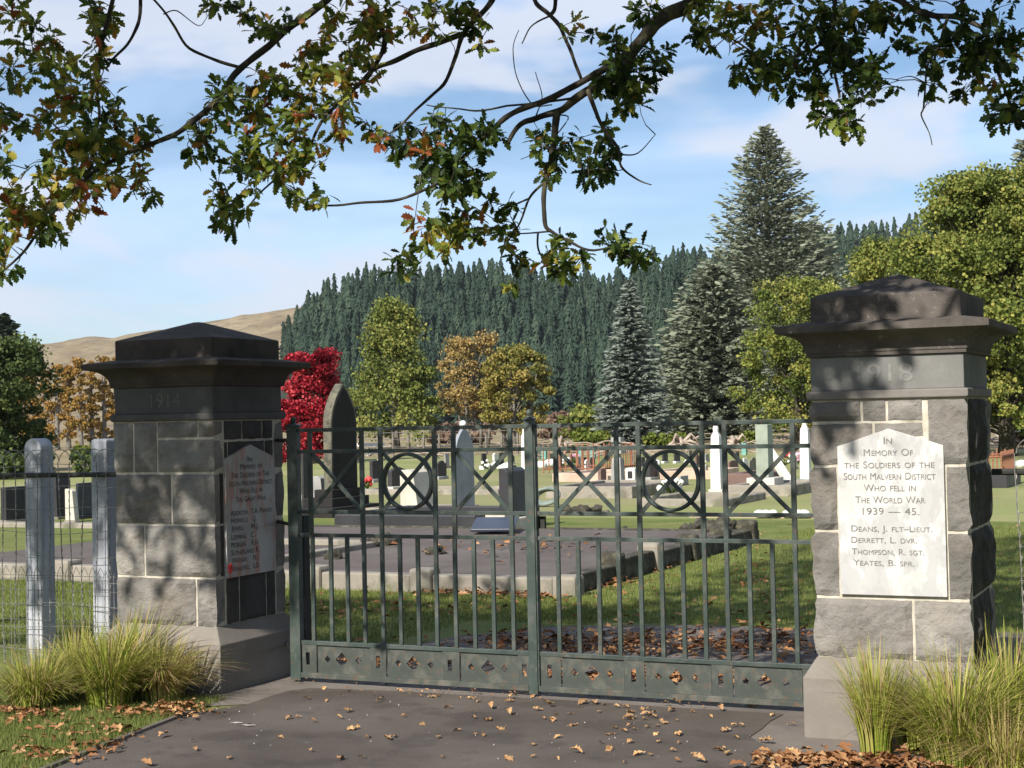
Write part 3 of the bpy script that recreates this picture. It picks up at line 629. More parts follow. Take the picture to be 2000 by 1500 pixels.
# stone layouts: (u0, u1, low, high) in halves of the width and shares of the course
Lf = [[(-1, .62, 0, 1), (.62, 1, 0, 1)], [(-1, -.42, 0, 1), (-.42, 1, 0, 1)], [(-1, .15, 0, 1), (.15, 1, 0, 1)],
      [(-1, -.62, 0, 1), (-.62, -.13, 0, 1), (-.13, .7, .66, 1), (.7, 1, .66, 1), (-.13, 1, 0, .66)]]
Lr = [[(-1, -.35, 0, 1), (-.35, .45, 0, 1), (.45, 1, 0, 1)], [(-1, -.84, 0, 1), (.74, 1, 0, 1)], [(-1, -.84, 0, 1), (.74, 1, 0, 1)],
      [(-1, -.2, .6, 1), (-.2, .4, .6, 1), (.4, 1, .6, 1), (-1, -.62, 0, .6), (-.62, .46, .18, .6), (.46, 1, 0, .6)]]
# plaque bounds on the right pier
pu0, pu1 = (-1.806 - RX) / S_, (-1.304 - RX) / S_
Rf = [[(-1, .28, 0, 1), (.28, 1, 0, 1)], [(-1, pu0 - .02, 0, 1), (pu1 + .02, 1, 0, 1)], [(-1, pu0 - .02, 0, 1), (pu1 + .02, 1, 0, 1)],
      [(-1, -.33, .66, 1), (-.33, .0, .66, 1), (-.18, .48, .42, .66), (.0, .48, .66, 1), (.52, 1, 0, 1), (-1, -.18, .0, .66)]]
Rr = [[(-1, .2, 0, 1), (.2, 1, 0, 1)], [(-1, -.1, 0, 1), (-.1, 1, 0, 1)], [(-1, .3, 0, 1), (.3, 1, 0, 1)], [(-1, 0, 0, 1), (0, 1, 0, 1)]]
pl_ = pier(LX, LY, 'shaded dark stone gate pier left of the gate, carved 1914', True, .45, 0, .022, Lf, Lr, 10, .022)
pr_ = pier(RX, RY, 'sunlit stone gate pier right of the gate, carved 1918', False, B_, 0, .045, Rf, Rr, 60, .022)
# the left pier is 4 cm lower
for o in [pl_]: o.scale = (1, 1, .983)
# carved dates
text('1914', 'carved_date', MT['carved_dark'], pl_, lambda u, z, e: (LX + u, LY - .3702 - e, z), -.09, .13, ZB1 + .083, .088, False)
text('1918', 'carved_date', MT['carved'], pr_, lambda u, z, e: (RX + u, RY - .3702 - e, z), -.14, .13, ZB1 + .083, .088, False)
# plaques
def onplane(px, py, axis, val):
    d = ray(px, py); i = 1 if axis == 'y' else 0; t = val / d[i]; p = EYE + d * t; return p
pf = RY - S_ - .012
P5 = [onplane(x, y, 'y', pf) for x, y in [(1645, 1160), (1848, 1163), (1843, 872), (1735, 837), (1636, 870)]]
uz = [(p[0] - RX, p[2]) for p in P5]; uz[0] = (uz[4][0], uz[0][1]); uz[1] = (uz[2][0], uz[0][1] + .0); uz[2] = (uz[2][0], (uz[2][1] + uz[4][1]) / 2); uz[4] = (uz[4][0], uz[2][1])
m = MB((RX, RY - S_, 1.1)); m.prism(uz, -.05, .024, lambda u, v, n: (RX + u, RY - S_ - n, v)); plq = m.build('plaque', MT['marble'], pr_, bevel=.002)
rows = [('In', 1727, 1743, 860), ('Memory Of', 1688, 1784, 883), ('the Soldiers of the', 1650, 1826, 907), ('South Malvern District', 1649, 1828, 929.5), ('Who fell in', 1688, 1790, 952),
        ('The World War', 1672, 1808, 975.5), ('1939 — 45.', 1686, 1796, 998), ('Deans, J. flt–Lieut.', 1664, 1822, 1032), ('Derrett, L. dvr.', 1664, 1792, 1054), ('Thompson, R. sgt.', 1665, 1806, 1077), ('Yeates, B. spr.', 1668, 1787, 1098.5)]
for body, xa, xb, yy in rows:
    a = onplane(xa, yy, 'y', pf); b = onplane(xb, yy, 'y', pf)
    text(body, 'inscription', MT['letter_grey'], plq, lambda u, z, e: (RX + u, RY - S_ - .0243 - e, z), a[0] - RX, b[0] - RX, (a[2] + b[2]) / 2, .034 if yy < 1010 else .030)
xf = LX + S_ + .012
P5 = [onplane(x, y, 'x', xf) for x, y in [(440, 1130), (537, 1112), (533, 892), (487, 868), (437, 897)]]
uz = [(p[1] - LY, p[2]) for p in P5]; zz = (uz[2][1] + uz[4][1]) / 2; uz[0] = (uz[4][0], uz[0][1]); uz[1] = (uz[2][0], uz[0][1]); uz[2] = (uz[2][0], zz); uz[4] = (uz[4][0], zz)
uz[3] = ((uz[2][0] + uz[4][0]) / 2, uz[3][1])
print('plaque L', uz)
m = MB((LX + S_, LY, 1.1)); m.prism(uz, -.05, .024, lambda u, v, n: (LX + S_ + n, LY + u, v / .983)); plq2 = m.build('plaque', MT['marble_old'], pl_, bevel=.002)
rows = [('In', 480, 489, 896), ('Memory of', 466, 508, 910), ('The Soldiers of The', 448, 522, 926), ('South Malvern District', 444, 528, 942), ('Who Fell in', 464, 509, 957), ('The Great War.', 457, 517, 973),
        ('Addiston  T.A. Private', 447, 527, 998), ('Howells   I.J.', 448, 497, 1014), ('Jewell    W.J.', 448, 501, 1029), ('Leeming   C.', 448, 494, 1046), ('Morgan    R.H.', 448, 501, 1061), ('Sutherland R.', 448, 503, 1076), ('Watson    N.J.', 449, 502, 1091), ('Whatfell  S.D.', 449, 504, 1107)]
for body, xa, xb, yy in rows:
    a = onplane(xa, yy, 'x', xf); b = onplane(xb, yy, 'x', xf)
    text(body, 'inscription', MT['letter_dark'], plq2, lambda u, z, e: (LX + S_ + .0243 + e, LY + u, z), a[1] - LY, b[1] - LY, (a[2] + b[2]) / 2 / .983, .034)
pz = onplane(446, 1110, 'x', xf); pm = MB(pz)
for k in range(5):
    a = k * 1.257; pm.sphere((pz[0] + .012, pz[1] + math.cos(a) * .012, pz[2] + math.sin(a) * .02), .013, 8, 5, jit=.3)
pm.tube([(pz[0] + .01, pz[1], pz[2]), (pz[0] + .012, pz[1] + .004, pz[2] - .06)], .003, 5)
props(pm.build('paper_poppy', MT['flower_red'], None, True), 'small red poppy tucked at the lower corner of the shaded plaque', 'poppy')

# ------------------------------------------------------------------ gate
def bar(name, x0, x1, z0, z1, parent, y=GY, d=.012, mat='paint'):
    m = MB(((x0 + x1) / 2, y, (z0 + z1) / 2)); m.box(x0, x1, y - d, y + d, z0, z1); return m.build(name, MT[mat], parent, bevel=.0018)
def plate(name, x0, x1, z0, z1, holes, parent, y):
    cu = bpy.data.curves.new('pl', 'CURVE'); cu.dimensions = '2D'; cu.fill_mode = 'BOTH'; cu.extrude = .004
    for poly in [[(x0, z0), (x1, z0), (x1, z1), (x0, z1)]] + holes:
        sp = cu.splines.new('POLY'); sp.points.add(len(poly) - 1); sp.use_cyclic_u = True
        for q, (a, b) in zip(sp.points, poly): q.co = (a - x0, b - z0, 0, 1)
    ob = bpy.data.objects.new('t', cu); COL.objects.link(ob); dg = bpy.context.evaluated_depsgraph_get(); me = bpy.data.meshes.new_from_object(ob.evaluated_get(dg)); bpy.data.objects.remove(ob)
    me.name = name; me.materials.clear(); me.materials.append(MT['paint_dusty']); o = bpy.data.objects.new(name, me); COL.objects.link(o); o.parent = parent
    o.location = Vector((x0, y, z0)) - parent.location; o.rotation_euler = (PI / 2, 0, 0); return o
RZ = [(1.540, 1.563), (1.408, 1.431), (1.037, 1.060), (.894, .917)]     # the four rails
def gate_leaf(label, xa, xb, ups, lows, kicks, hinge_left):
    root = empty('gate_leaf', ((xa + xb) / 2, GY, 0), label, 'gate', 'leaves of the entrance gate')
    for z0, z1 in RZ: bar('rail', xa, xb, z0, z1, root, d=.009)
    bar('rail', xa, xb, .232, .256, root, d=.013); bar('rail', xa, xb, .030, .062, root, y=GY - .008, d=.016, mat='paint_dusty')
    for x in ups:                                          # uprights of the ornamental band
        for (za, zb) in ((RZ[1][1], RZ[0][0]), (RZ[2][1], RZ[1][0]), (RZ[3][1], RZ[2][0])): bar('bar', x - .0135, x + .0135, za, zb, root, d=.0095)
    for x in lows: bar('bar', x - .012, x + .012, .256, RZ[3][0], root, d=.0095)
    for i in (0, 2, 4):
        x0, x1 = ups[i] + .0135, ups[i + 1] - .0135; z0, z1 = RZ[2][1], RZ[1][0]
        for q, (a, b) in enumerate((((x0, z0), (x1, z1)), ((x0, z1), (x1, z0)))):
            m = MB(((x0 + x1) / 2, GY, (z0 + z1) / 2)); dx, dz = b[0] - a[0], b[1] - a[1]; L = math.hypot(dx, dz); nx, nz = -dz / L * .0115, dx / L * .0115
            yy0, yy1 = (GY - .011, GY - .0005) if q == 0 else (GY + .0005, GY + .011)
            vs = [(a[0] + nx, yy0, a[1] + nz), (a[0] - nx, yy0, a[1] - nz), (b[0] - nx, yy0, b[1] - nz), (b[0] + nx, yy0, b[1] + nz)]
            vs += [(v[0], yy1, v[2]) for v in vs]; m.add(vs, [(0, 1, 2, 3), (7, 6, 5, 4), (0, 4, 5, 1), (1, 5, 6, 2), (2, 6, 7, 3), (3, 7, 4, 0)]); m.build('brace', MT['paint'], root)
        if i == 2:
            m = MB(((x0 + x1) / 2, GY, (z0 + z1) / 2)); c = Vector(((x0 + x1) / 2, GY, (z0 + z1) / 2)); R1 = (z1 - z0) / 2 - .001; R0 = R1 - .019; n = 56; vs = []; fs = []
            for k in range(n):
                a = 2 * PI * k / n; ca, sa = math.cos(a), math.sin(a)
                for r_, yy in ((R0, -.016), (R1, -.016), (R1, .0165), (R0, .0165)): vs.append(c + Vector((ca * r_, yy, sa * r_)))
            for k in range(n):
                for e in range(4): a = k * 4 + e; b = k * 4 + (e + 1) % 4; k2 = ((k + 1) % n) * 4; fs.append((a, b, k2 + (e + 1) % 4, k2 + e))
            m.add(vs, fs); m.build('ring', MT['paint'], root, True)
    z0, z1 = .062, .232
    for j, (kind, x0, x1, cs) in enumerate(kicks):
        zc = (z0 + z1) / 2
        if kind == 's':
            h = [[(cs[0] - .014, zc - .038), (cs[0] + .014, zc - .038), (cs[0] + .014, zc + .038), (cs[0] - .014, zc + .038)]]
            plate('slotted_plate', x0 + .004, x1 - .004, z0, z1, h, root, GY - .006)
        else:
            h = []
            for c_, r_ in zip(cs, (.021, .044, .021)): h.append([(c_ - r_, zc), (c_, zc - r_ * 1.08), (c_ + r_, zc), (c_, zc + r_ * 1.08)])
            plate('diamond_plate', x0 + .001, x1 - .001, z0, z1, h, root, GY + .004)
    return root
upL = [-5.22, -4.852, -4.721, -4.353, -4.226, -3.856]; upR = [-3.570, -3.197, -3.066, -2.694, -2.565, -2.186]
lowL = [-5.195 + i * (1.355 / 11) for i in range(12)]; lowL = [-5.213, -5.083, -4.966, -4.848, -4.722, -4.600, -4.478, -4.356, -4.230, -4.105, -3.981, -3.856]
lowR = [-3.568, -3.443, -3.318, -3.197, -3.066, -2.942, -2.818, -2.694, -2.567, -2.440, -2.312, -2.186]
kL = [('s', -5.30, -5.19, (-5.257,)), ('d', -5.19, -4.817, (-5.121, -5.019, -4.903)), ('s', -4.817, -4.70, (-4.76,)), ('d', -4.70, -4.325, (-4.626, -4.525, -4.407)), ('s', -4.325, -4.206, (-4.274,)), ('d', -4.206, -3.834, (-4.139, -4.029, -3.923)), ('s', -3.834, -3.758, (-3.79,))]
kR = [('s', -3.69, -3.557, (-3.631,)), ('d', -3.557, -3.179, (-3.481, -3.374, -3.266)), ('s', -3.179, -3.051, (-3.121,)), ('d', -3.051, -2.670, (-2.979, -2.874, -2.761)), ('s', -2.670, -2.543, (-2.615,)), ('d', -2.543, -2.165, (-2.477, -2.371, -2.253)), ('s', -2.165, -2.05, (-2.11,))]
gl_ = gate_leaf('green iron gate leaf on the left, with the ball topped meeting post', -5.30, -3.76, upL, lowL, kL, True)
gr_ = gate_leaf('green iron gate leaf on the right, next to the sunlit pier', -3.69, -2.06, upR, lowR, kR, False)
def stile(x0, x1, parent, ball, zt):
    bar('stile', x0, x1, .012, zt, parent, d=.024)
    xc = (x0 + x1) / 2; m = MB((xc, GY, zt)); m.loft([((x1 - x0) / 2 + .003, zt), ((x1 - x0) / 2 + .003, zt + .008), (.014, zt + .02), (.010, zt + .03)], xc, GY); m.sphere((xc, GY, zt + .044), ball, 14, 10); m.build('finial', MT['paint'], parent, True)
stile(-5.375, -5.302, gl_, .019, 1.575); stile(-3.757, -3.702, gl_, .0205, 1.585); stile(-3.699, -3.692, gr_, .0, 1.56) if False else bar('stile', -3.700, -3.691, .03, 1.563, gr_, d=.02)
for z in (1.49, .97, .2):
    m = MB((-5.45, GY, z)); m.tube([(-5.385, GY + .02, z), (-5.44, GY + .06, z), (-5.62 if z > .4 else -5.56, GY + .23, z)], .012, 6); m.tube([(-5.39, GY + .03, z - .035), (-5.39, GY + .03, z + .035)], .012, 8); m.build('hinge', MT['dark_rail'], gl_)
    m = MB((-2.0, GY, z)); m.box(-2.058, -1.93, GY - .012, GY + .012, z - .02, z + .02); m.build('hinge', MT['dark_rail'], gr_)
m = MB((-3.72, GY, 1.0)); m.box(-3.77, -3.66, GY + .026, GY + .05, .96, 1.03); m.tube([(-3.72, GY + .04, .96), (-3.72, GY + .045, .9)], .012, 6); m.build('latch', MT['dark_rail'], gl_)
m = MB((-5.53, 8.62, 0)); m.box(-5.575, -5.50, 8.6, 8.675, -.02, 1.0); props(m.build('stop_post', MT['dark_rail'], None, bevel=.006), 'dark square timber post just behind the left gate leaf', 'post')

# ------------------------------------------------------------------ wire fences
FY = 8.22
def wpost(x, y, wd, dp, h, label, dome, grp='white posts of the wire fence'):
    m = MB((x, y, 0)); n = 8; prof = []
    if dome:
        pr = [(1, h - wd * .5)] + [(math.cos(k / 6 * PI / 2), h - wd * .5 + wd * .5 * math.sin(k / 6 * PI / 2)) for k in range(1, 6)] + [(.12, h)]
        m.add([], []); vs = []; fs = []
        ring = [(-wd / 2, -h), (-wd / 2, h)]
        outline = [(-wd / 2, -.3), (wd / 2, -.3)] + [(wd / 2 * c_, z) for c_, z in pr] + [(-wd / 2 * c_, z) for c_, z in reversed(pr)]
        m.prism(outline, -dp / 2, dp / 2, lambda u, v, q: (x + u, y + q, v))
    else:
        m.loft([(wd / 2, -.3), (wd / 2, h - .012), (wd / 2 * .8, h)], x, y, 1, dp / wd)
    o = m.build('fence_post', MT['white_post'], None, bevel=.008); props(o, label, 'fence post', grp); return o
wpost(-7.43, 8.32, .145, .13, 1.53, 'weathered white fence post with rounded top, left of the grasses', True)
wpost(-6.90, 8.36, .13, .13, 1.52, 'weathered white fence post with dark flat top beside the left pier', False)
wpost(-9.6, 8.34, .16, .13, 1.5, 'weathered white fence post beyond the left edge', True)
def wire_fence(x0, x1, label, seed, top=1.44):
    root = empty('wire_fence', ((x0 + x1) / 2, FY, 0), label, 'fence', 'hooped wire fences beside the gate piers')
    rg = random.Random(seed); sp = .098; n = int((x1 - x0) / sp)
    for i in range(n + 1):
        x = x0 + i * sp; pts = []; 
        hgt = top - .07
        for k in range(15): z = -.02 + (hgt + .02) * k / 14; pts.append((x + .012 * math.sin(z * 3 + i * 1.7) + rg.uniform(-.003, .003), FY + .01 * math.sin(z * 2.3 + i), z))
        m = MB((x, FY, 0)); m.tube(pts, .0031, 4)
        # a second strand wound round the first
        tw = []
        for k in range(90): z = .02 + (hgt - .04) * k / 89; b = pts[min(14, int(z / hgt * 14))]; tw.append((b[0] + .0045 * math.cos(k * 1.6), b[1] + .0045 * math.sin(k * 1.6), z))
        m.tube(tw, .0018, 3)
        if i + 2 <= n:                                     # hoop to the wire after next
            hp = [(x + sp - sp * math.cos(a), FY - .004 * (i % 2), hgt + sp * .85 * math.sin(a)) for a in [PI * q / 12 for q in range(13)]]; m.tube(hp, .0031, 4)
        m.build('wire', MT['wire'], root)
    for z in (.12, .27, .42, .58, .74, .9, 1.06, 1.2, 1.345):
        pts = [(x0 + (x1 - x0) * k / 40, FY + .006, z + .012 * math.sin(k * .55 + z * 7)) for k in range(41)]
        m = MB(((x0 + x1) / 2, FY, z)); m.tube(pts, .0021, 4); m.build('strand', MT['wire'], root)
    return root
wl = wire_fence(-10.4, -6.375, 'hooped wire fence left of the shaded pier', 1)
wr = wire_fence(-1.035, 6.0, 'hooped wire fence right of the sunlit pier', 2)
for x0, x1, lb_, rt in ((-10.4, -6.37, 'left', wl), (-1.16, 6, 'right', wr)):
    m = MB(((x0 + x1) / 2, FY + .03, 1.3)); m.tube([(x0, FY + .03, 1.275), (x1, FY + .03, 1.285)], .017, 8); m.build('top_rail', MT['dark_rail'], rt)
m = MB((-8.3, FY + .02, .3)); 
for i in range(60):
    x = -10.4 + i * .0675; m.tube([(x, FY + .03, 0), (x + .004, FY + .03, .62), (x + .03, FY + .03, .67), (x + .06, FY + .03, .62)], .0022, 3)
for z in (.1, .2, .3, .4, .5, .6): m.tube([(-10.4, FY + .03, z), (-6.4, FY + .03, z + .01)], .002, 3)
m.build('netting', MT['wire'], wl)['kind'] = 'stuff'

# ------------------------------------------------------------------ graves
def gpt(px, py, z=0): return G(px, py, z)
def stone_dims(xl, xm, xr, yt, yb):
    c = G(xm, yb); d = (c - Vector(EYE)).dot(Vector(CF)); th = math.radians(24.93) - (xm - 1000) / FPX
    t = max(.05, (xm - xl) * d / FPX / math.cos(th)); wd = max(.12, (xr - xm) * d / FPX / max(.15, math.sin(th))); h = (yb - yt) * d / FPX
    return c, t, wd, h, d
def grave_base(m, c, t, wd, z0, z1, e): m.box(c.x - t - e, c.x + e, c.y - e, c.y + wd + e, z0, z1)
def headstone(name, label, xl, xm, xr, yt, yb, mat, style='flat', base=None, basemat='kerb', cat='headstone', group='headstones in the cemetery', wmax=1.1, z0=0.0, extra=None):
    if style == 'obelisk':
        th0 = math.radians(24.93) - ((xl + xr) / 2 - 1000) / FPX; xm = xl + (xr - xl) * math.cos(th0) / (math.cos(th0) + math.sin(th0))
    c, t, wd, h, d = stone_dims(xl, xm, xr, yt, yb); wd = min(wd, wmax)
    root = empty(name, (c.x - t / 2, c.y + wd / 2, 0), label, cat, group); zb = 0
    if base:
        zb = base * h; m = MB(root.location); grave_base(m, c, t, wd, -.03, zb, min(.16, zb * .55)); m.build('base', MT[basemat], root, bevel=.015)
    m = MB(root.location); w2 = wd / 2; yc = c.y + w2; H = h - zb
    if style == 'arch': out = [(-w2, 0), (w2, 0), (w2, H * .68)] + [(w2 * (1 - (k / 9) ** 2.1), H * .68 + H * .32 * k / 9) for k in range(1, 9)] + [(0, H)] + [(-w2 * (1 - (k / 9) ** 2.1), H * .68 + H * .32 * k / 9) for k in range(8, 0, -1)] + [(-w2, H * .68)]
    elif style == 'round': out = [(-w2, 0), (w2, 0), (w2, H * .78)] + [(w2 * math.cos(a), H * .78 + H * .22 * math.sin(a)) for a in [PI * k / 12 for k in range(1, 12)]] + [(-w2, H * .78)]
    elif style == 'gable': out = [(-w2, 0), (w2, 0), (w2, H * .82), (0, H), (-w2, H * .82)]
    elif style == 'ser': out = [(-w2, 0), (w2, 0), (w2, H * .8), (w2 * .6, H * .86), (w2 * .35, H * .97), (0, H), (-w2 * .35, H * .97), (-w2 * .6, H * .86), (-w2, H * .8)]
    else: out = [(-w2, 0), (w2, 0), (w2, H), (-w2, H)]
    if style == 'desk':                                     # wedge: sloping front towards +X
        side = [(-t, 0), (0, 0), (-t * .25, H * .93), (-t * .55, H), (-t, H)]
        m.prism(side, 0, wd, lambda u, v, n: (c.x + u, c.y + n, zb + v))
    elif style == 'obelisk':
        cx_, cy_ = c.x - t / 2, c.y + min(t, wd) / 2; r_ = t / 2
        m.loft([(r_, zb), (r_ * .92, zb + H * .55), (r_ * .9, zb + H * .56), (r_ * .78, zb + H * .84), (r_ * .45, zb + H * .9), (r_ * .42, zb + H * .93), (r_ * .5, zb + H * .95), (r_ * .4, zb + H)], cx_, cy_, 1, min(1.6, max(1, wd / t)))
    else:
        m.prism(out, 0, t, lambda u, v, n: (c.x - n, yc + u, zb + v))
    o = m.build('stone', MT[mat], root, bevel=.01)
    if extra == 'ball': q = MB(root.location); q.sphere((c.x - t / 2, yc, h + .05), .06, 10, 7); q.build('ball', MT['st_white'], root, True)
    if extra == 'urn':
        q = MB(root.location); q.box(c.x - t * 1.05, c.x + t * .05, c.y - t * .05, c.y + t * 1.1, h, h + .07); q.sphere((c.x - t / 2, c.y + t / 2, h + .17), .11, 10, 7); q.box(c.x - t * .9, c.x, c.y, c.y + t, h + .26, h + .36); q.build('urn', MT['st_grey'], root)
    return root
hs = headstone
T1 = hs('headstone', 'very tall pointed arch headstone of dark lichened stone, near left pier', 634, 650, 704, 748, 1008, 'st_moss', 'arch', None, wmax=.85)
c = G(650, 1008)
for z0, z1, e in ((-.02, .16, .42), (.16, .31, .24), (.31, .45, .1)):
    m = MB(T1.location); m.box(c.x - .2 - e, c.x + e * .6, c.y - e, c.y + .75 + e, z0, z1); m.build('step', MT['st_black'], T1, bevel=.01)  # steps coloured near black to paint in the shade on their faces
m = MB(T1.location); wt, ht = stone_dims(634, 650, 704, 748, 1008)[2:4]; wt = min(wt, .85); hw_ = wt / 2 * .93; m.prism([(-hw_, .3), (hw_, .3), (hw_, ht * .66)] + [(hw_ * (1 - (k / 7) ** 2.1), ht * .66 + ht * .31 * k / 7) for k in range(1, 7)] + [(0, ht * .97)] + [(-hw_ * (1 - (k / 7) ** 2.1), ht * .66 + ht * .31 * k / 7) for k in range(6, 0, -1)] + [(-hw_, ht * .66)], 0, .006, lambda u, v, n: (c.x + .001 + n, c.y + wt / 2 + u, v)); m.build('panel', MT['st_black'], T1)  # near-black sheet that paints shade on the face turned from the sun
hs('headstone', 'sunlit pale desk headstone just left of the tall arch stone', 612, 632, 658, 930, 1004, 'st_grey', 'desk', .15)
hs('headstone', 'cream sloping desk headstone seen through the left gate ring', 782, 816, 848, 918, 1000, 'st_cream', 'desk', .12)
hs('headstone', 'dark slope topped headstone behind the cream desk stone', 757, 766, 796, 913, 960, 'st_dark', 'gable', .2, 'st_cream')
hs('headstone', 'narrow black headstone left of the left gate ring', 722, 728, 746, 900, 942, 'st_dark', 'flat', .15, 'st_grey')
hs('headstone', 'tall blue grey arched headstone with a white ball on top', 887, 893, 929, 834, 1004, 'st_blue', 'arch', .06, 'st_cream', extra='ball')
hs('headstone', 'black block headstone left of the gate centre post, brown side', 976, 1000, 1036, 915, 1036, 'st_dark', 'desk', .2, 'st_cream')
hs('headstone', 'thin white marble figure stone behind the gate centre post', 1018, 1028, 1032, 838, 920, 'st_white', 'obelisk', .1, 'st_white')
hs('headstone', 'dark headstone between the left ring and the blue grey arch', 852, 856, 873, 900, 936, 'st_dark', 'ser', .15, 'st_grey')
hs('headstone', 'small dark headstone under the birches, left one', 940, 943, 951, 886, 916, 'st_dark', 'flat', .2, 'st_white')
hs('headstone', 'small dark headstone under the birches, right one', 974, 977, 985, 884, 914, 'st_dark', 'round', .2, 'st_white')
hs('obelisk', 'grey obelisk with square urn cap right of the gate centre', 1193, 1209, 1222, 886, 952, 'st_grey', 'obelisk', .06, 'st_grey', 'obelisk', None, extra='urn')
hs('headstone', 'red brown headstone left of the grey obelisk', 1168, 1174, 1185, 915, 942, 'st_brown', 'round', .1, 'st_cream')
hs('headstone', 'grey brown headstone, left of a pair inside the rusty railing', 1137, 1140, 1148, 893, 918, 'st_dark', 'round', .1)
hs('headstone', 'grey brown headstone, right of a pair inside the rusty railing', 1148, 1153, 1163, 893, 918, 'st_brown', 'round', .1)
hs('headstone', 'brown tapering stone in the rusty railing near the gate post', 1087, 1091, 1099, 884, 922, 'st_brown', 'obelisk', .1)
hs('headstone', 'black upright headstone seen through the right gate ring', 1258, 1270, 1286, 895, 937, 'st_dark', 'ser', .12, 'st_grey')
hs('headstone', 'far black headstone in the right gate ring, left of two', 1293, 1296, 1305, 884, 904, 'st_dark', 'flat', .15, 'st_white')
hs('headstone', 'far black headstone in the right gate ring, right of two', 1316, 1319, 1329, 884, 904, 'st_dark', 'flat', .15, 'st_white')
hs('headstone', 'low grey block headstone under the right gate ring', 1326, 1330, 1345, 930, 948, 'st_grey', 'flat', .1)
hs('obelisk', 'white marble obelisk with knob top just right of the gate ring', 1388, 1396, 1414, 832, 962, 'st_white', 'obelisk', .05, 'st_cream', 'obelisk', None)
hs('headstone', 'reddish brown round topped headstone right of the white obelisk', 1422, 1425, 1443, 900, 928, 'st_brown', 'round', .1, 'st_pink')
hs('headstone', 'small brown pointed headstone left of the green pillar stone', 1464, 1468, 1478, 893, 920, 'st_lichen', 'arch', .1)
hs('obelisk', 'pale green mossy square pillar stone right of centre', 1478, 1502, 1512, 829, 962, 'st_green', 'flat', .22, 'st_cream', 'pillar stone', None)
hs('obelisk', 'white marble obelisk nearest to the sunlit pier', 1563, 1575, 1586, 820, 952, 'st_white', 'obelisk', .12, 'st_grey', 'obelisk', None)
hs('headstone', 'tall dark headstone behind the wire fence, between the two white posts', 104, 112, 140, 926, 1014, 'st_dark', 'desk', .05)
hs('headstone', 'dark blue headstone with pale top beside the flat topped post', 150, 153, 182, 944, 1014, 'blue_tablet', 'flat', .1, 'st_dark')
hs('headstone', 'wide dark headstone at the left edge behind the wire fence', 2, 12, 50, 952, 1022, 'st_dark', 'flat', .08)
hs('headstone', 'brown sunlit slanted stone behind the wire fence', 128, 146, 150, 955, 1020, 'st_cream', 'desk', .05)
hs('headstone', 'dark headstone in the gap between left pier and gate', 590, 594, 606, 880, 1000, 'st_dark', 'flat', .05)
# the small stones of the far rows, each its own shape and size
farx = [(846, 896), (868, 914), (905, 892), (962, 902), (996, 906), (1046, 896), (1072, 900), (1110, 908), (1126, 922), (1182, 900), (1232, 906), (1252, 914), (1276, 900), (1344, 896), (1358, 912), (1376, 902), (1436, 896), (1452, 912), (1530, 894), (1548, 916), (716, 890), (694, 904), (824, 914), (1000, 928), (1142, 930), (1210, 926), (1376, 930), (1462, 930)]
fm = ['st_grey', 'st_dark', 'st_brown', 'st_white', 'st_lichen', 'st_dark', 'st_cream']
for i, (px, py) in enumerate(farx):
    hh = random.uniform(12, 22) * (1 + (py - 890) / 70); m_ = fm[(i * 5 + 2) % 7]; w_ = random.uniform(2.2, 4)
    nm = {'st_grey': 'grey', 'st_dark': 'black', 'st_brown': 'brown', 'st_white': 'white', 'st_lichen': 'lichened', 'st_cream': 'cream'}[m_]
    o = hs('headstone', 'small headstone of the far rows', px, px + w_, px + w_ + random.uniform(4, 8), py - hh, py, m_, random.choice(['round', 'flat', 'gable', 'ser', 'desk']), .14, random.choice(['st_grey', 'st_cream', 'kerb']), 'headstone', 'small headstones of the far rows')
    o['stone'] = nm
# leaning white marble slab
a = G(1545, 948); m = MB(a); th = Vector((0, 0, 0)); b0 = a + Vector((-.75, .25, 1.1)) * .75
m.tube([a, b0], [.11, .1], 4); props(m.build('leaning_slab', MT['st_white'], None), 'white marble slab leaning between the green pillar and the last obelisk', 'marble slab')
# little shrine with an oval dark inset
c, t, wd, h, d = stone_dims(1222, 1240, 1244, 914, 945); root = empty('shrine', c, 'small white memorial with dark square inset right of the grey obelisk', 'memorial')
m = MB(c); m.box(c.x - t, c.x, c.y, c.y + .3, -.02, h); m.build('block', MT['st_white'], root, bevel=.02); m = MB(c); m.box(c.x - t * .75, c.x - t * .25, c.y - .012, c.y, h * .35, h * .8); m.build('inset', MT['shadowless_black'], root)
# kerbs
def kerb(label, x0, x1, y0, y1, h=.2, w_=.16, mat='kerb', fill=None):
    root = empty('grave_kerb', ((x0 + x1) / 2, (y0 + y1) / 2, 0), label, 'grave kerb', 'kerbs round the grave plots')
    for (a, b, c_, d_) in ((x0, x1, y0, y0 + w_), (x0, x1, y1 - w_, y1), (x0, x0 + w_, y0 + w_ + .004, y1 - w_ - .004), (x1 - w_, x1, y0 + w_ + .004, y1 - w_ - .004)):
        m = MB(((a + b) / 2, (c_ + d_) / 2, 0)); m.box(a, b, c_, d_, -.03, h); m.build('kerbstone', MT[mat], root, bevel=.018)
    if fill: m = MB(root.location); m.box(x0 + w_, x1 - w_, y0 + w_, y1 - w_, -.03, h * .75); m.build('fill', MT[fill], root)
    return root
def kpx(label, xa, xb, yb, depth, **kw):                    # front kerb seen from column xa to xb at its foot
    a, b = G(xa, yb), G(xb, yb); return kerb(label, a.x, b.x, (a.y + b.y) / 2, (a.y + b.y) / 2 + depth, **kw)
kpx('long pale kerb plot right of the gate centre post', 1064, 1236, 972, 3.0, h=.22, fill='plot')
kpx('pale kerb plot in front of the white obelisk', 1240, 1424, 988, 2.4, h=.12)
kpx('kerb plot round the green pillar stone', 1420, 1548, 968, 2.4, h=.2, fill='kerb')
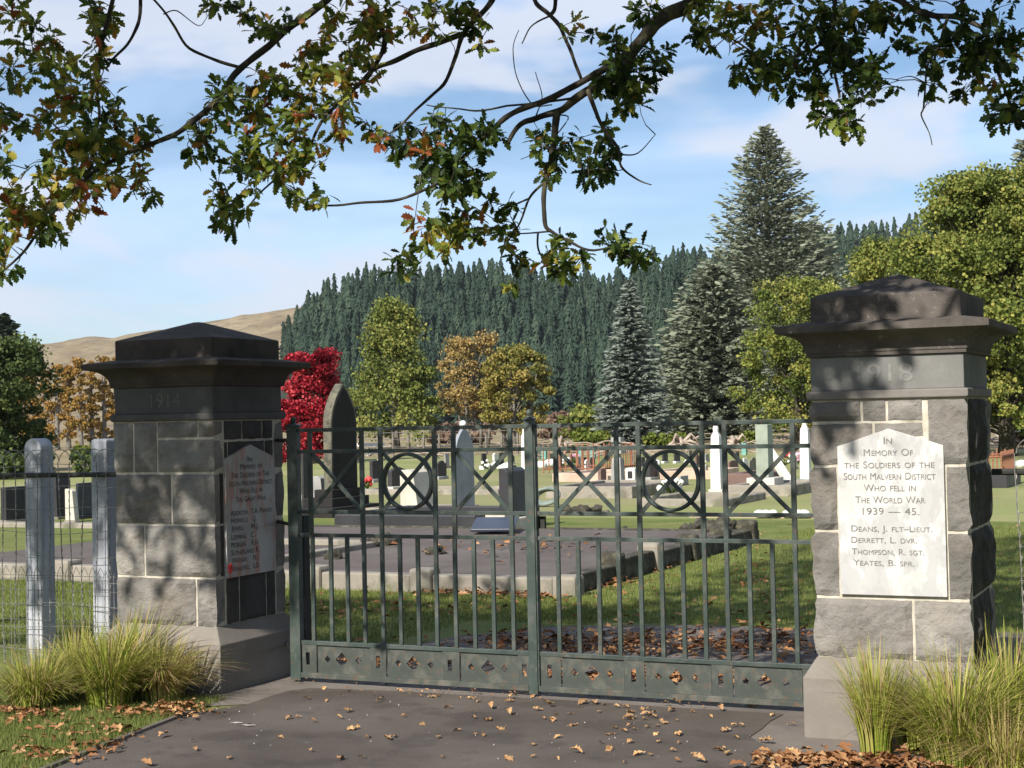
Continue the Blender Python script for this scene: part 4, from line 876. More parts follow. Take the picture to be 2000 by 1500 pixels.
kpx('pink tiled kerb plot in the distance behind the right ring', 1270, 1392, 935, 2.2, h=.2, mat='st_pink')
kpx('red filled kerb plot with the round topped brown stone', 1420, 1490, 950, 2.0, h=.28, mat='st_brown', fill='st_brown')
kpx('pink kerb plot with brown headstones inside the railing', 1080, 1230, 940, 2.6, h=.2, mat='st_pink', fill='st_pink')
kpx('grey kerb plot between left ring and blue grey arch stone', 700, 880, 1004, 1.2, h=.1, mat='kerb')
kpx('dark raised kerb plot under the blue grey arch stone', 640, 940, 1043, 2.2, h=.27, mat='st_dark', fill='st_dark')  # black colour stands in for shade on the kerb faces
kpx('cream block kerb beside the dark raised plot', 946, 988, 1042, .5, h=.27, mat='st_cream', fill='st_cream')
kpx('pale kerb plot left of the gate centre post', 700, 975, 965, 1.6, h=.1, mat='kerb')
kpx('kerb plot behind the wire fence', -60, 200, 1030, .3, h=.07, mat='kerb')
kpx('low white pebble kerb on the lawn left of the sunlit pier', 1340, 1640, 1010, .3, h=.05, w_=.1, mat='st_pink')
for px in (1484, 1496, 1510, 1540, 1560, 1572):
    p = G(px, 1011); m = MB(p); m.sphere(p + Vector((0, -.02, .06)), .09, 8, 6, .7, .3); props(m.build('white_stone', MT['st_white'], None, True), 'small white stone in the low kerb on the lawn', 'stone', 'white stones in the lawn kerb')
# the near plot: asphalt filled, low concrete walls with square posts
PX0, PX1, PY0, PY1, PH = -13.5, -5.5, 12.85, 18.9, .165
root = empty('family_plot', ((PX0 + PX1) / 2, (PY0 + PY1) / 2, 0), 'large asphalt covered plot with low mossy concrete walls behind the gate', 'grave plot')
def pp(name, x0, x1, y0, y1, z0, z1, mat, bv=.015): m = MB(((x0 + x1) / 2, (y0 + y1) / 2, 0)); m.box(x0, x1, y0, y1, z0, z1); return m.build(name, MT[mat], root, bevel=bv)
pp('surface', PX0 + .1, PX1 - .1, PY0 + .1, PY1 - .1, -.02, PH - .03, 'plot', 0)
xs = [PX0, -11.2, -9.2, -8.15, -6.95, PX1]
for a, b in zip(xs, xs[1:]): pp('wall_block', a + .12, b - .12, PY0, PY0 + .17, -.03, PH, 'kerb')
for i, x in enumerate(xs): pp('corner_post', x - .116, x + .116, PY0 - .03, PY0 + .2, -.03, PH + (.055 if 0 < i < 5 else .02), 'kerb', .03)
ys = [PY0 + .2, 14.3, 15.4, 16.6, 17.8, PY1]
for a, b in zip(ys, ys[1:]):
    pp('wall_block', PX1 - .17, PX1, a + .004, b - .2, -.03, PH + random.uniform(0, .05), 'moss'); pp('corner_post', PX1 - .2, PX1 + .04, b - .196, b, -.03, PH + .12, 'moss' if b != 15.4 else 'kerb', .04)  # dark colour paints shade on the side wall, besides its moss
pp('wall_block', PX0, PX1, PY1 + .004, PY1 + .16, -.03, PH - .02, 'moss')
pp('wall_block', -9.3, -9.16, PY0 + .2, 16.2, -.03, PH + .035, 'kerb'); pp('wall_block', -11.5, -9.3, 16.0, 16.15, -.03, PH + .035, 'kerb')
rocks = [(p_, q_, r_ * .62) for p_, q_, r_ in [(1216, 1052, .26), (1250, 1050, .2), (1372, 1040, .34), (1410, 1046, .4), (1405, 1062, .3), (1345, 1056, .22), (1100, 1003, .26), (1132, 1004, .3), (1160, 1002, .22), (1048, 1043, .2), (960, 1060, .2), (640, 1118, .22), (742, 1088, .3), (715, 1092, .25), (842, 1108, .22), (1180, 1006, .14)]]
for i, (px, py, r_) in enumerate(rocks):
    p = G(px, py); m = MB(p); m.sphere(p + Vector((0, .1, r_ * .25 + (.12 if 12.8 < p.y < 19 and p.x < -5.4 else 0))), r_ * .75, 14, 10, .75, .9); props(m.build('mossy_rock', MT['moss'], None, True), 'dark mossy rock on the edge of the asphalt covered plot', 'rock', 'mossy rocks round the plot')
# tablet
c = G(940, 1066); m = MB(c); 
m.add([(c.x - .15, c.y, .17), (c.x + .40, c.y + .15, .17), (c.x + .12, c.y + .85, .27), (c.x - .42, c.y + .72, .27), (c.x - .15, c.y, .21), (c.x + .40, c.y + .15, .21), (c.x + .12, c.y + .85, .31), (c.x - .42, c.y + .72, .31)], [(0, 3, 2, 1), (4, 5, 6, 7), (0, 1, 5, 4), (1, 2, 6, 5), (2, 3, 7, 6), (3, 0, 4, 7)])
props(m.build('tablet', MT['blue_tablet'], None, bevel=.01), 'dark blue stone tablet lying tilted on the asphalt plot', 'tablet')
# coiled hose and pale watering pipe by the post
c = G(1066, 988); m = MB(c)
for k in range(3): m.tube([c + Vector((.26 * math.cos(a) * (1 - .1 * k), .14 * math.sin(a) + .05 * k, .17 + .14 * math.sin(a) * (1 - .1 * k))) for a in [2 * PI * q / 20 for q in range(21)]], .035, 6)
props(m.build('hose_coil', MT['hose'], None, True), 'grey green coiled hose beside the gate centre post', 'hose')
# rusty railing
def railing(label, x0, x1, y0, y1, h):
    root = empty('iron_railing', ((x0 + x1) / 2, (y0 + y1) / 2, 0), label, 'railing', 'rusty grave railings')
    for z in (.22, h * .85):
        m = MB(root.location); m.tube([(x0, y0, z), (x1, y0, z), (x1, y1, z), (x0, y1, z), (x0, y0, z)], .022, 4); m.build('rail', MT['rust'], root)
    n = int((x1 - x0) / .16)
    for k in range(n + 1):
        for y in (y0, y1): m = MB((x0 + (x1 - x0) * k / n, y, 0)); m.box(m.o.x - .016, m.o.x + .016, y - .008, y + .008, .1, h); m.build('bar', MT['rust'], root)
    n2 = int((y1 - y0) / .16)
    for k in range(1, n2): m = MB((x1, y0 + (y1 - y0) * k / n2, 0)); m.box(x1 - .008, x1 + .008, m.o.y - .016, m.o.y + .016, .1, h); m.build('bar', MT['rust'], root)
a, b = G(1062, 932), G(1178, 932); railing('thin rusty iron railing round graves right of the gate post', a.x, b.x, a.y, a.y + 2.4, .85)
c = G(1956, 952); railing('rusty iron railing on dark kerb behind the sunlit pier', c.x - 1.5, c.x, c.y + .1, c.y + 1.9, .72)
kerb('dark kerb of the rusty railing behind the sunlit pier', c.x - 1.7, c.x + .12, c.y - .02, c.y + 2.1, .26, .3, 'st_dark')
a = AT(1953, 56); b = AT(2060, 54); m = MB(a); m.box(a.x, b.x + 2, a.y, a.y + .3, .72, 1.05)
for x in (a.x + .3, a.x + 1.8, a.x + 3.2): m.box(x, x + .16, a.y + .02, a.y + .28, -.02, .718)
props(m.build('white_barrier', MT['st_white'], None, bevel=.02), 'thick white horizontal rail at the right edge behind the pier', 'barrier rail')
# flowers and small bits between the graves
def flowers(label, px, py, mat, r_=.16):
    p = G(px, py); root = empty('flowers', p, label, 'flowers'); m = MB(p)
    for k in range(9): m.sphere(p + Vector((random.uniform(-r_, r_), random.uniform(-r_, r_), random.uniform(.1, .3))), random.uniform(.035, .07), 6, 4)
    m.build('blooms', MT[mat], root); s_ = MB(p)
    for k in range(14): a = random.uniform(0, 6.28); s_.tube([p, p + Vector((math.cos(a) * r_, math.sin(a) * r_, random.uniform(.1, .28)))], .012, 3)
    s_.build('stalks', MT['lf_shrub'], root)
flowers('red flowers between the green pillar and the last obelisk', 1546, 904, 'flower_red', .3); flowers('pink flowers left of the last white obelisk', 1558, 905, 'flower_pink', .2); flowers('white flowers below the red ones', 1534, 908, 'flower_white', .34)
flowers('pink flowers by the brown tapering stone', 1122, 904, 'flower_pink', .26); flowers('red flowers right of the tall arch stone', 718, 956, 'flower_red', .1); flowers('white flowers in front of the pale kerb plot', 1312, 966, 'flower_white', .22)
flowers('white flowers at the foot of the small dark stones', 960, 918, 'flower_white', .3); flowers('white flowers right of the gate post far off', 1106, 912, 'flower_white', .3)
for px, py, s_ in ((594, 978, .12), (605, 980, .14), (1058, 915, .2), (1075, 911, .2), (990, 920, .22), (1238, 948, .1), (1995, 912, .16), (1282, 910, .16), (1345, 908, .16)):
    p = G(px, py); m = MB(p); m.sphere(p + Vector((0, 0, s_ * .5)), s_, 8, 6, .7, .4); props(m.build('white_stone', MT['st_white'], None, True), 'small white grave ornament on the grass', 'ornament', 'small white ornaments among the graves')
for px in (1062, 1131, 1157, 1452): 
    p = AT(px, 60); m = MB(p); m.box(p.x - .085, p.x + .085, p.y - .085, p.y + .085, 0, .46); props(m.build('tree_guard', MT['teal'], None), 'teal plastic guard round a young tree at the far edge of the lawn', 'tree guard', 'teal tree guards')
# far post and wire fence with a pale hurdle
root = empty('field_fence', AT(760, 70), 'distant post and wire fence with white gate rails, left half', 'fence')
m = MB(root.location); a, b = AT(560, 72), AT(1010, 70)
for k in range(16):
    p = a.lerp(b, k / 15); q = MB(p); q.box(p.x - .04, p.x + .04, p.y - .04, p.y + .04, -.02, .95); q.build('post', MT['grey_bark'], root)
for z in (.4, .75, 1.05): q = MB(a); q.tube([a + Vector((0, 0, z)), b + Vector((0, 0, z))], .014, 4); q.build('wire', MT['wire'], root)
a, b = AT(690, 66), AT(765, 66); q = MB(a); q.box(a.x, b.x, a.y, a.y + .08, .55, .68); q.box(a.x, b.x, a.y, a.y + .08, .25, .36); q.build('white_rail', MT['st_white'], root)

# ------------------------------------------------------------------ grasses and tussocks
def blades(areas, n, h, wd, mat, name, label, cat, seedtint=(.3, .2), z=0.0):
    P = []
    tot = sum(a[4] for a in areas)
    for (x0, x1, y0, y1, wgt) in areas:
        k = int(n * wgt / tot); P.append(np.stack([RNG.uniform(x0, x1, k), RNG.uniform(y0, y1, k), np.full(k, z)], 1))
    P = np.concatenate(P); k = len(P)
    a = RNG.uniform(0, 2 * PI, k); hh = h * RNG.uniform(.5, 1.4, k); ln = RNG.uniform(.1, .8, k) * hh; b = a + RNG.uniform(-1, 1, k)
    V = np.zeros((k, 3, 3)); V[:, 0] = P + np.stack([np.cos(a) * wd, np.sin(a) * wd, 0 * a - .005], 1); V[:, 1] = P - np.stack([np.cos(a) * wd, np.sin(a) * wd, 0 * a + .005], 1)
    V[:, 2] = P + np.stack([-np.sin(b) * ln, np.cos(b) * ln, hh], 1)
    F = np.arange(k * 3).reshape(-1, 3); tint = np.clip(RNG.normal(seedtint[0], seedtint[1], k), 0, 1)
    tt = np.repeat(tint, 3); o = link(name, npmesh(name, V.reshape(-1, 3), F, mat, tt)); props(o, label, cat, None, 'stuff'); return o
bl = blades([(-7.4, -4.9, 5.4, 7.6, 1)], 80000, .032, .0021, MT['blade'], 'front_grass', 'short mown grass left of the driveway', 'grass', (.4, .25), -.004)
# no blades on the drive
me = bl.data; v = np.zeros(len(me.vertices) * 3, dtype=np.float32); me.vertices.foreach_get('co', v); v = v.reshape(-1, 3, 3)
A_, B2 = G(375, 1392), G(60, 1520); nx, ny = (B2 - A_).y, -(B2 - A_).x; side = (v[:, 0, 0] - A_.x) * nx + (v[:, 0, 1] - A_.y) * ny
ref = (-9 - A_.x) * nx + (6.5 - A_.y) * ny; keep = (side * ref > .0)
v = v[keep]; V_ = v.reshape(-1, 3); bl.data = npmesh('front_grass', V_, np.arange(len(V_)).reshape(-1, 3), MT['blade'], np.repeat(np.clip(RNG.normal(.4, .25, len(v)), 0, 1), 3))
blades([(-1.75, .6, 5.6, 6.55, 1)], 16000, .035, .0022, MT['blade'], 'front_grass', 'patch of grass under the right tussocks', 'grass', (.4, .25), -.004)
blades([(-12, -4.6, 11.2, 12.82, 2.2), (-5.4, 3, 11.4, 16, 4), (-5.4, 0, 16, 22, 2.5), (-12, -5.6, 9.0, 11.2, 1.8), (-14, -6.5, 8.6, 14, 1.5)], 190000, .034, .0035, MT['blade'], 'lawn_grass', 'mown lawn grass behind the gate', 'grass', (.42, .22), -.004)
def tussock(label, c, n, H, spread, tmean, tsd, lean=(0, 0), grp=None, wd=.0026, base=.09):
    base *= 1.35; tsd *= 1.3; H *= .88; spread *= .92
    k = n; a = RNG.uniform(0, 2 * PI, k); L = H * RNG.uniform(.55, 1.25, k); out = spread * RNG.random(k) ** .7; r0 = base * RNG.random(k) ** .5
    dx, dy = np.cos(a), np.sin(a); seg = 7; V = np.zeros((k, seg + 1, 2, 3)); tw = a + PI / 2 + RNG.uniform(-.6, .6, k)
    for s_ in range(seg + 1):
        t = s_ / seg; hor = out * L * t ** 1.9; z = L * (t - .42 * out * t ** 2.6 * 1.5); wv = wd * (1 - t) ** .6 + .0004
        px_ = dx * (r0 + hor) + lean[0] * t * t * L; py_ = dy * (r0 + hor) + lean[1] * t * t * L
        for q, sg in enumerate((-1, 1)): V[:, s_, q] = np.stack([px_ + sg * np.cos(tw) * wv, py_ + sg * np.sin(tw) * wv, z], 1)
    base_ = np.arange(k)[:, None] * (seg + 1) * 2; F = []
    for s_ in range(seg): F.append(np.stack([base_[:, 0] + s_ * 2, base_[:, 0] + s_ * 2 + 1, base_[:, 0] + s_ * 2 + 3, base_[:, 0] + s_ * 2 + 2], 1))
    F = np.concatenate(F); tint = np.clip(RNG.normal(tmean, tsd, k), 0, 1)[:, None] + np.linspace(-.12, .14, seg + 1)[None]
    T = np.repeat(np.clip(tint, 0, 1).reshape(-1), 2)
    o = link('tussock', npmesh('tussock', V.reshape(-1, 3), F, MT['tussock'], T)); o.location = (c[0], c[1], 0); props(o, label, 'grass tussock', grp); return o
tussock('large bright green tussock in front of the left pier', G(215, 1380), 1150, .53, .95, .52, .17, (.06, 0), wd=.003)
tussock('spreading pale green tussock at the left edge, in front of the rounded post', G(70, 1385), 1000, .40, 1.15, .56, .18, wd=.003)
tussock('upright green tussock between fence post and left pier', G(150, 1352), 850, .45, 1.0, .52, .18, wd=.003)
tussock('dry brown tussock against the left pier', G(318, 1368), 750, .43, 1.05, .74, .16, (.15, 0), wd=.0028)
tussock('green tussock rising behind the others beside the left pier', G(262, 1352), 950, .56, 1.0, .54, .18, (.14, 0), wd=.003)
tussock('narrow upright tussock in front of the sunlit pier', G(1712, 1478), 480, .55, .42, .56, .16, (-.02, 0), base=.055, wd=.003)
tussock('wide tussock at the right front corner', G(1872, 1498), 1250, .60, .9, .53, .18, base=.10, wd=.003)
tussock('bushy tussock at the right edge behind the wide one', G(1972, 1450), 1100, .60, .85, .5, .18, base=.12, wd=.003)
tussock('dry pale tussock between the two right hand tussocks', G(1800, 1462), 420, .46, .9, .74, .13)
tussock('dry tangled tussock in the right bottom corner', G(1960, 1520), 700, .38, 1.1, .74, .16)

# ------------------------------------------------------------------ oak leaf shapes, fallen leaves
half = [(0, .015), (.10, .05), (.2, .15), (.27, .09), (.4, .25), (.48, .14), (.62, .29), (.7, .16), (.82, .2), (.9, .1), (1.0, .02)]
def leaf_template(hf, curl=.15, fold=.25, noisez=0.0, sd=0):
    rg = random.Random(sd); V = []; n = len(hf)
    for x, y in hf:
        zc = -curl * (x - .4) ** 2 + noisez * rg.uniform(-1, 1)
        V += [(x, -y, zc + fold * y + noisez * rg.uniform(-1, 1) * 1.5), (x, 0, zc), (x, y, zc + fold * y + noisez * rg.uniform(-1, 1) * 1.5)]
    F = []
    for i in range(n - 1):
        a = i * 3; F += [(a, a + 3, a + 4, a + 1), (a + 1, a + 4, a + 5, a + 2)]
    return np.array(V, dtype=float), np.array(F)
LV, LF = leaf_template(half)
half2 = [(0, .02), (.3, .2), (.45, .12), (.65, .28), (.85, .16), (1, .02)]; LV2, LF2 = leaf_template(half2)
# fallen leaves one by one
fl = []
for s_ in range(6):
    V, F = leaf_template(half, .5 - .25 * (s_ % 3), .35 + .3 * (s_ % 2), .05, s_); V[:, 2] -= V[:, 2].min(); fl.append(npmesh('fallen_leaf', V, F, MT['fallen_leaf']))
pos = [(590, 1366), (633, 1343), (680, 1345), (574, 1403), (618, 1412), (687, 1389), (734, 1373), (751, 1365), (772, 1347), (823, 1361), (835, 1362), (861, 1361), (883, 1385), (894, 1363), (912, 1366), (925, 1368), (940, 1370), (985, 1372), (993, 1366), (960, 1386), (918, 1392), (921, 1403), (958, 1409), (968, 1423), (944, 1435), (902, 1428), (826, 1412), (795, 1400), (697, 1417), (763, 1447), (770, 1442), (711, 1443), (1037, 1457), (867, 1478), (1002, 1399), (1072, 1378), (1056, 1403), (606, 1467), (1129, 1416), (1175, 1378), (1213, 1381), (1252, 1384), (1262, 1388), (1272, 1396), (1230, 1406), (1252, 1406), (1293, 1412), (1306, 1413), (1236, 1420), (1258, 1423), (1245, 1425), (1201, 1436), (1190, 1437), (1171, 1451), (1194, 1461), (1236, 1449), (1282, 1452), (1323, 1454), (1327, 1439), (1353, 1388), (1380, 1399), (1411, 1390), (1406, 1431), (1429, 1441), (1329, 1377), (1275, 1475), (1262, 1474), (1304, 1468), (1352, 1474), (1390, 1467), (1417, 1464), (1417, 1477), (1378, 1491), (1487, 1474), (1495, 1470), (1513, 1480), (1467, 1491), (1554, 1474), (370, 1450), (310, 1443), (452, 1480), (572, 1402), (1536, 1416), (1481, 1449), (1310, 1378), (1150, 1372), (1120, 1395), (1440, 1420), (1505, 1400), (860, 1440), (1100, 1440), (1080, 1480), (700, 1480), (1225, 1490), (1330, 1490), (985, 1480), (480, 1420), (540, 1440), (1020, 1350), (1200, 1360), (1400, 1371), (1480, 1382), (760, 1338), (880, 1345)]
pos += [(random.gauss(1250, 60), random.gauss(1410, 18)) for _ in range(10)] + [(random.uniform(600, 1500), random.uniform(1350, 1495)) for _ in range(22)]
for i, (px, py) in enumerate(pos):
    p = G(px, py, .006)
    o = link('fallen_leaf', fl[i % 6]); s_ = random.choice([random.uniform(.03, .05), random.uniform(.045, .085)]); o.scale = (s_, s_, s_); o.rotation_euler = (random.uniform(-.3, .3), random.uniform(-.3, .3), random.uniform(0, 6.28)); o.location = p + Vector((0, 0, .003))
    props(o, 'curled orange brown oak leaf lying on the asphalt driveway', 'leaf', 'fallen oak leaves on the driveway')
# leaf litter too thick to count
def litter(label, zones, size=.07, name='leaf_litter', z=.01):
    P = []; 
    for (px, py, sx, sy, n) in zones:
        for _ in range(n):
            q = G(px + random.gauss(0, sx), min(1560, py + random.gauss(0, sy)), 0); P.append((q.x, q.y, z + random.uniform(0, .02)))
    P = np.array(P); n = len(P); up = np.tile([0, 0, 1.0], (n, 1)) + rdir(n) * .55
    V, F = scatter(fl_v, fl_f, frames(rdir(n) * np.array([1, 1, .15]), up), size * RNG.uniform(.6, 1.3, n), P)
    o = link(name, npmesh(name, V, F, MT['fallen_bulk'], np.repeat(np.clip(RNG.normal(.5, .3, n), 0, 1), len(fl_v)))); props(o, label, 'leaf litter', None, 'stuff')
fl_v, fl_f = leaf_template(half2, .35, .4, .04, 3); fl_v[:, 2] -= fl_v[:, 2].min()
litter('drift of brown oak leaves along the right front edge of the drive', [(1500, 1494, 30, 8, 40), (1590, 1490, 45, 7, 110), (1700, 1496, 60, 8, 150), (1850, 1500, 70, 12, 110)], .062)
litter('brown oak leaves round the foot of the left tussocks', [(40, 1392, 45, 8, 100), (270, 1396, 60, 6, 70), (345, 1388, 25, 6, 60), (360, 1398, 20, 5, 30), (230, 1440, 26, 7, 22), (120, 1484, 45, 8, 50), (190, 1462, 30, 6, 24), (100, 1440, 70, 20, 14)], .055)
litter('dried oak leaves scattered over the inner path', [(1300, 1262, 200, 14, 520), (1120, 1262, 120, 12, 170), (1000, 1250, 60, 12, 30), (1500, 1255, 60, 16, 70)], .07)
litter('oak leaves lodged behind the bottom panels of the gate', [(800, 1296, 120, 8, 150), (1300, 1326, 160, 8, 420)], .07)
litter('oak leaves scattered on the lawn behind the gate', [(700, 1195, 80, 12, 50), (800, 1175, 150, 20, 36), (1300, 1180, 180, 45, 150), (1500, 1120, 80, 50, 90), (880, 1192, 60, 8, 30), (1960, 1120, 30, 60, 20)], .065)
litter('rusty drift of leaves at the foot of the plot wall', [(960, 1160, 70, 3, 260), (1040, 1168, 20, 3, 60), (1180, 1130, 26, 9, 330), (1250, 1104, 26, 7, 300), (1310, 1086, 22, 6, 180)], .075)
litter('oak leaves lying in the front grass', [(120, 1440, 90, 22, 60), (40, 1400, 30, 8, 40)], .05)
litter('scattered leaves on the asphalt covered plot', [(1010, 1090, 60, 14, 60), (880, 1080, 80, 14, 30), (1130, 1100, 40, 14, 20)], .08, z=PH - .02)
litter('small leaves and grit along the gate threshold', [(1100, 1360, 250, 3, 130), (760, 1336, 110, 2, 60), (1440, 1378, 60, 3, 40)], .025)
# acorns, grit and a white splash on the asphalt
gm = MB()
for _ in range(45):
    p = G(random.uniform(420, 1500), random.uniform(1365, 1498), .006); gm.sphere(p, random.uniform(.0015, .0042), 5, 4)
props(gm.build('grit', MT['dropping']), 'pale grit scattered over the asphalt', 'grit', None, 'stuff')
for px, py in ((463, 1411), (486, 1416)):
    p = G(px, py, .0085); m = MB(p); n = 14; vs = [p + Vector((math.cos(2 * PI * k / n) * random.uniform(.02, .05), math.sin(2 * PI * k / n) * random.uniform(.012, .03), 0)) for k in range(n)]; m.add(vs, [tuple(range(n))])
    props(m.build('white_splash', MT['dropping']), 'white splash on the asphalt in front of the left pier', 'splash', 'white splashes on the asphalt')

# ------------------------------------------------------------------ the overhanging oak
TR = Vector((2.4, 9.4, 0))
oak = empty('overhanging_oak', TR, 'old oak right of the gate whose leafy branches hang across the sky', 'tree')
LIMBS = []      # sampled points for the twigs to grow from
def limb(pts, dep, r0, r1, start=None, name='branch'):
    """pts in image columns and rows, dep = depth at the first and last point"""
    P = []; n = len(pts)
    for i, (x, y) in enumerate(pts):
        d = dep[0] + (dep[1] - dep[0]) * i / (n - 1) if isinstance(dep, tuple) else dep
        P.append(D(x, y, d))
    if start: P = [Vector(s_) for s_ in start] + P
    # smooth
    Q = []
    for i in range(len(P) - 1):
        p0, p1, p2, p3 = P[max(0, i - 1)], P[i], P[i + 1], P[min(len(P) - 1, i + 2)]; m_ = 5
        for k in range(m_):
            t = k / m_; Q.append(.5 * ((2 * p1) + (-p0 + p2) * t + (2 * p0 - 5 * p1 + 4 * p2 - p3) * t * t + (-p0 + 3 * p1 - 3 * p2 + p3) * t ** 3))
    Q.append(P[-1]); tot = len(Q); Q = [q + Vector((noise.noise(q * 6), noise.noise(q * 6 + Vector((9, 0, 0))), noise.noise(q * 6 + Vector((0, 9, 0))))) * .012 for q in Q]
    R = [r0 + (r1 - r0) * (i / (tot - 1)) ** .8 for i in range(tot)]; R = [r_ * (1 + .18 * noise.noise(q * 14)) for r_, q in zip(R, Q)]
    m = MB(Q[0]); m.tube(Q, R, 8); m.build(name, MT['bark'], oak, True)
    LIMBS.extend(Q[max(0, tot - n * 5):]); return Q
HUB = [(2.4, 9.4, 4.6), (.8, 8.9, 5.0)]
C_ = limb([(1500, -120), (1420, -50), (1350, 5), (1307, 26), (1277, 49), (1255, 75), (1232, 104), (1221, 127), (1191, 157), (1150, 175), (1117, 194), (1090, 218), (1046, 231), (1016, 243), (986, 284)], (8.4, 8.1), .058, .011, HUB)
limb([(1232, 102), (1173, 138), (1135, 160), (1079, 190), (1027, 209), (986, 231), (956, 258), (926, 287), (881, 332), (844, 366), (781, 388), (699, 399), (640, 400)], (8.15, 7.7), .022, .005)
limb([(1090, 218), (1083, 261), (1075, 317), (1064, 358), (1064, 433), (1079, 453), (1113, 474), (1160, 490), (1225, 476)], (8.1, 8.0), .022, .004)
limb([(1061, 358), (1034, 388), (1012, 440), (996, 470), (978, 502)], (8.1, 8.2), .008, .003); limb([(1034, 388), (1005, 398), (986, 407), (960, 430)], 8.15, .006, .003)
limb([(1079, 453), (1023, 457), (945, 461)], 8.1, .006, .002); limb([(1053, 455), (1053, 485), (1062, 508), (1080, 540)], 8.1, .006, .003)
limb([(1150, 175), (1165, 216), (1184, 254), (1210, 291), (1214, 325), (1243, 351), (1273, 362)], (8.1, 7.9), .014, .003); limb([(1210, 300), (1243, 299), (1281, 262)], 7.95, .005, .002)
limb([(1060, -50), (1046, 0), (1072, 26), (1094, 56), (1117, 101), (1135, 157)], (8.6, 8.15), .014, .009); limb([(1085, -40), (1085, 0), (1083, 19), (1074, 30)], 8.5, .012, .011); limb([(1074, 30), (1038, 52), (1020, 86)], 8.4, .006, .003)
limb([(1079, 205), (1040, 205), (1010, 150), (1000, 95), (1015, 60)], 8.2, .004, .002); limb([(1046, 231), (1060, 190), (1048, 142)], 8.2, .004, .002); limb([(1130, 190), (960, 212), (900, 215), (832, 203)], 8.1, .007, .003)
limb([(1090, 225), (1110, 235), (1060, 290), (1015, 310)], 8.1, .005, .002)
A_l = limb([(760, -160), (690, -60), (640, 0), (560, 60), (470, 135), (430, 185), (390, 225), (340, 262), (270, 290), (220, 315), (180, 340), (130, 380), (90, 430), (40, 500), (-10, 545)], (8.8, 7.2), .031, .005, HUB + [(-1.4, 8.6, 4.9)])
limb([(470, 132), (420, 118), (370, 95), (340, 50), (315, 15), (285, -20)], (8.4, 8.3), .010, .006); limb([(318, 27), (345, 20), (390, 50), (408, 25)], 8.3, .004, .002)
B_l = limb([(1040, -130), (990, -60), (960, 0), (930, 40), (900, 70), (890, 110), (868, 165), (830, 200), (790, 240), (760, 262)], (8.8, 8.2), .024, .005, [(-1.4, 8.6, 4.9)])
limb([(900, 67), (859, 80), (814, 99), (773, 119), (732, 134), (700, 165), (664, 201), (627, 239), (597, 299), (567, 328), (515, 366), (478, 414)], (8.6, 8.0), .018, .004); limb([(710, -40), (725, 22), (751, 75), (736, 120), (705, 168)], 8.5, .018, .011)
limb([(276, -40), (272, 26), (258, 71), (231, 108), (209, 131)], (8.3, 8.0), .011, .006); limb([(224, -40), (220, 0), (203, 67), (194, 112), (190, 179), (192, 231), (187, 261), (183, 310)], (8.2, 7.7), .014, .005)
limb([(1700, -120), (1759, 0), (1815, 28), (1867, 32), (1905, 49), (1931, 75), (1957, 160), (1972, 202), (1990, 240)], (8.0, 7.4), .024, .005, [(2.0, 9.2, 4.6)]); limb([(1882, -30), (1882, 0), (1867, 30)], 7.8, .012, .01)
limb([(1852, 34), (1834, 86), (1811, 131), (1804, 209), (1800, 224), (1815, 258), (1819, 284)], (7.8, 7.4), .008, .002); limb([(1804, 160), (1778, 149), (1748, 157)], 7.6, .004, .0015)
limb([(1640, -100), (1630, 0), (1628, 75), (1630, 138), (1640, 190)], (8.2, 7.7), .018, .006, [(1.2, 9.2, 4.7)]); limb([(1628, 70), (1570, 110), (1530, 150), (1470, 140)], 7.9, .009, .003)
limb([(1350, 60), (1390, 60), (1430, 75), (1480, 110)], 8.1, .01, .004)
# trunk and the boughs above the picture
m = MB(TR); m.tube([TR + Vector((0, 0, -.3)), TR + Vector((0, 0, .4)), TR + Vector((.05, 0, 2)), TR + Vector((0, 0, 4)), TR + Vector((-.2, .1, 6)), TR + Vector((0, .1, 9)), TR + Vector((.2, 0, 12))], [.5, .36, .31, .27, .2, .12, .04], 14); m.build('trunk', MT['bark'], oak, True)
for ex in [(-3.5, 5.5, 6.2), (-2.2, 4.5, 7.6), (-4.6, 8.8, 6.4), (.6, 3.2, 7.2), (4.5, 4.4, 7), (5.8, 9.5, 7.5), (3.5, 13, 8), (-1.2, 12.5, 7.5), (-.6, 7.2, 9.5), (-5.9, 3.4, 5.2), (-6.8, 3.0, 4.9), (-1.8, 3.6, 5.0), (-3.6, 3.4, 5.1)]:
    e = Vector(ex); b = TR + Vector((0, 0, random.uniform(4.4, 6.5))); mid = b.lerp(e, .5) + Vector((0, 0, .7)); m = MB(b); m.tube([b, b.lerp(mid, .5) + Vector((0, 0, .2)), mid, mid.lerp(e, .5) + Vector((0, 0, .1)), e], [.14, .11, .08, .05, .02], 7); m.build('branch', MT['bark'], oak, True)
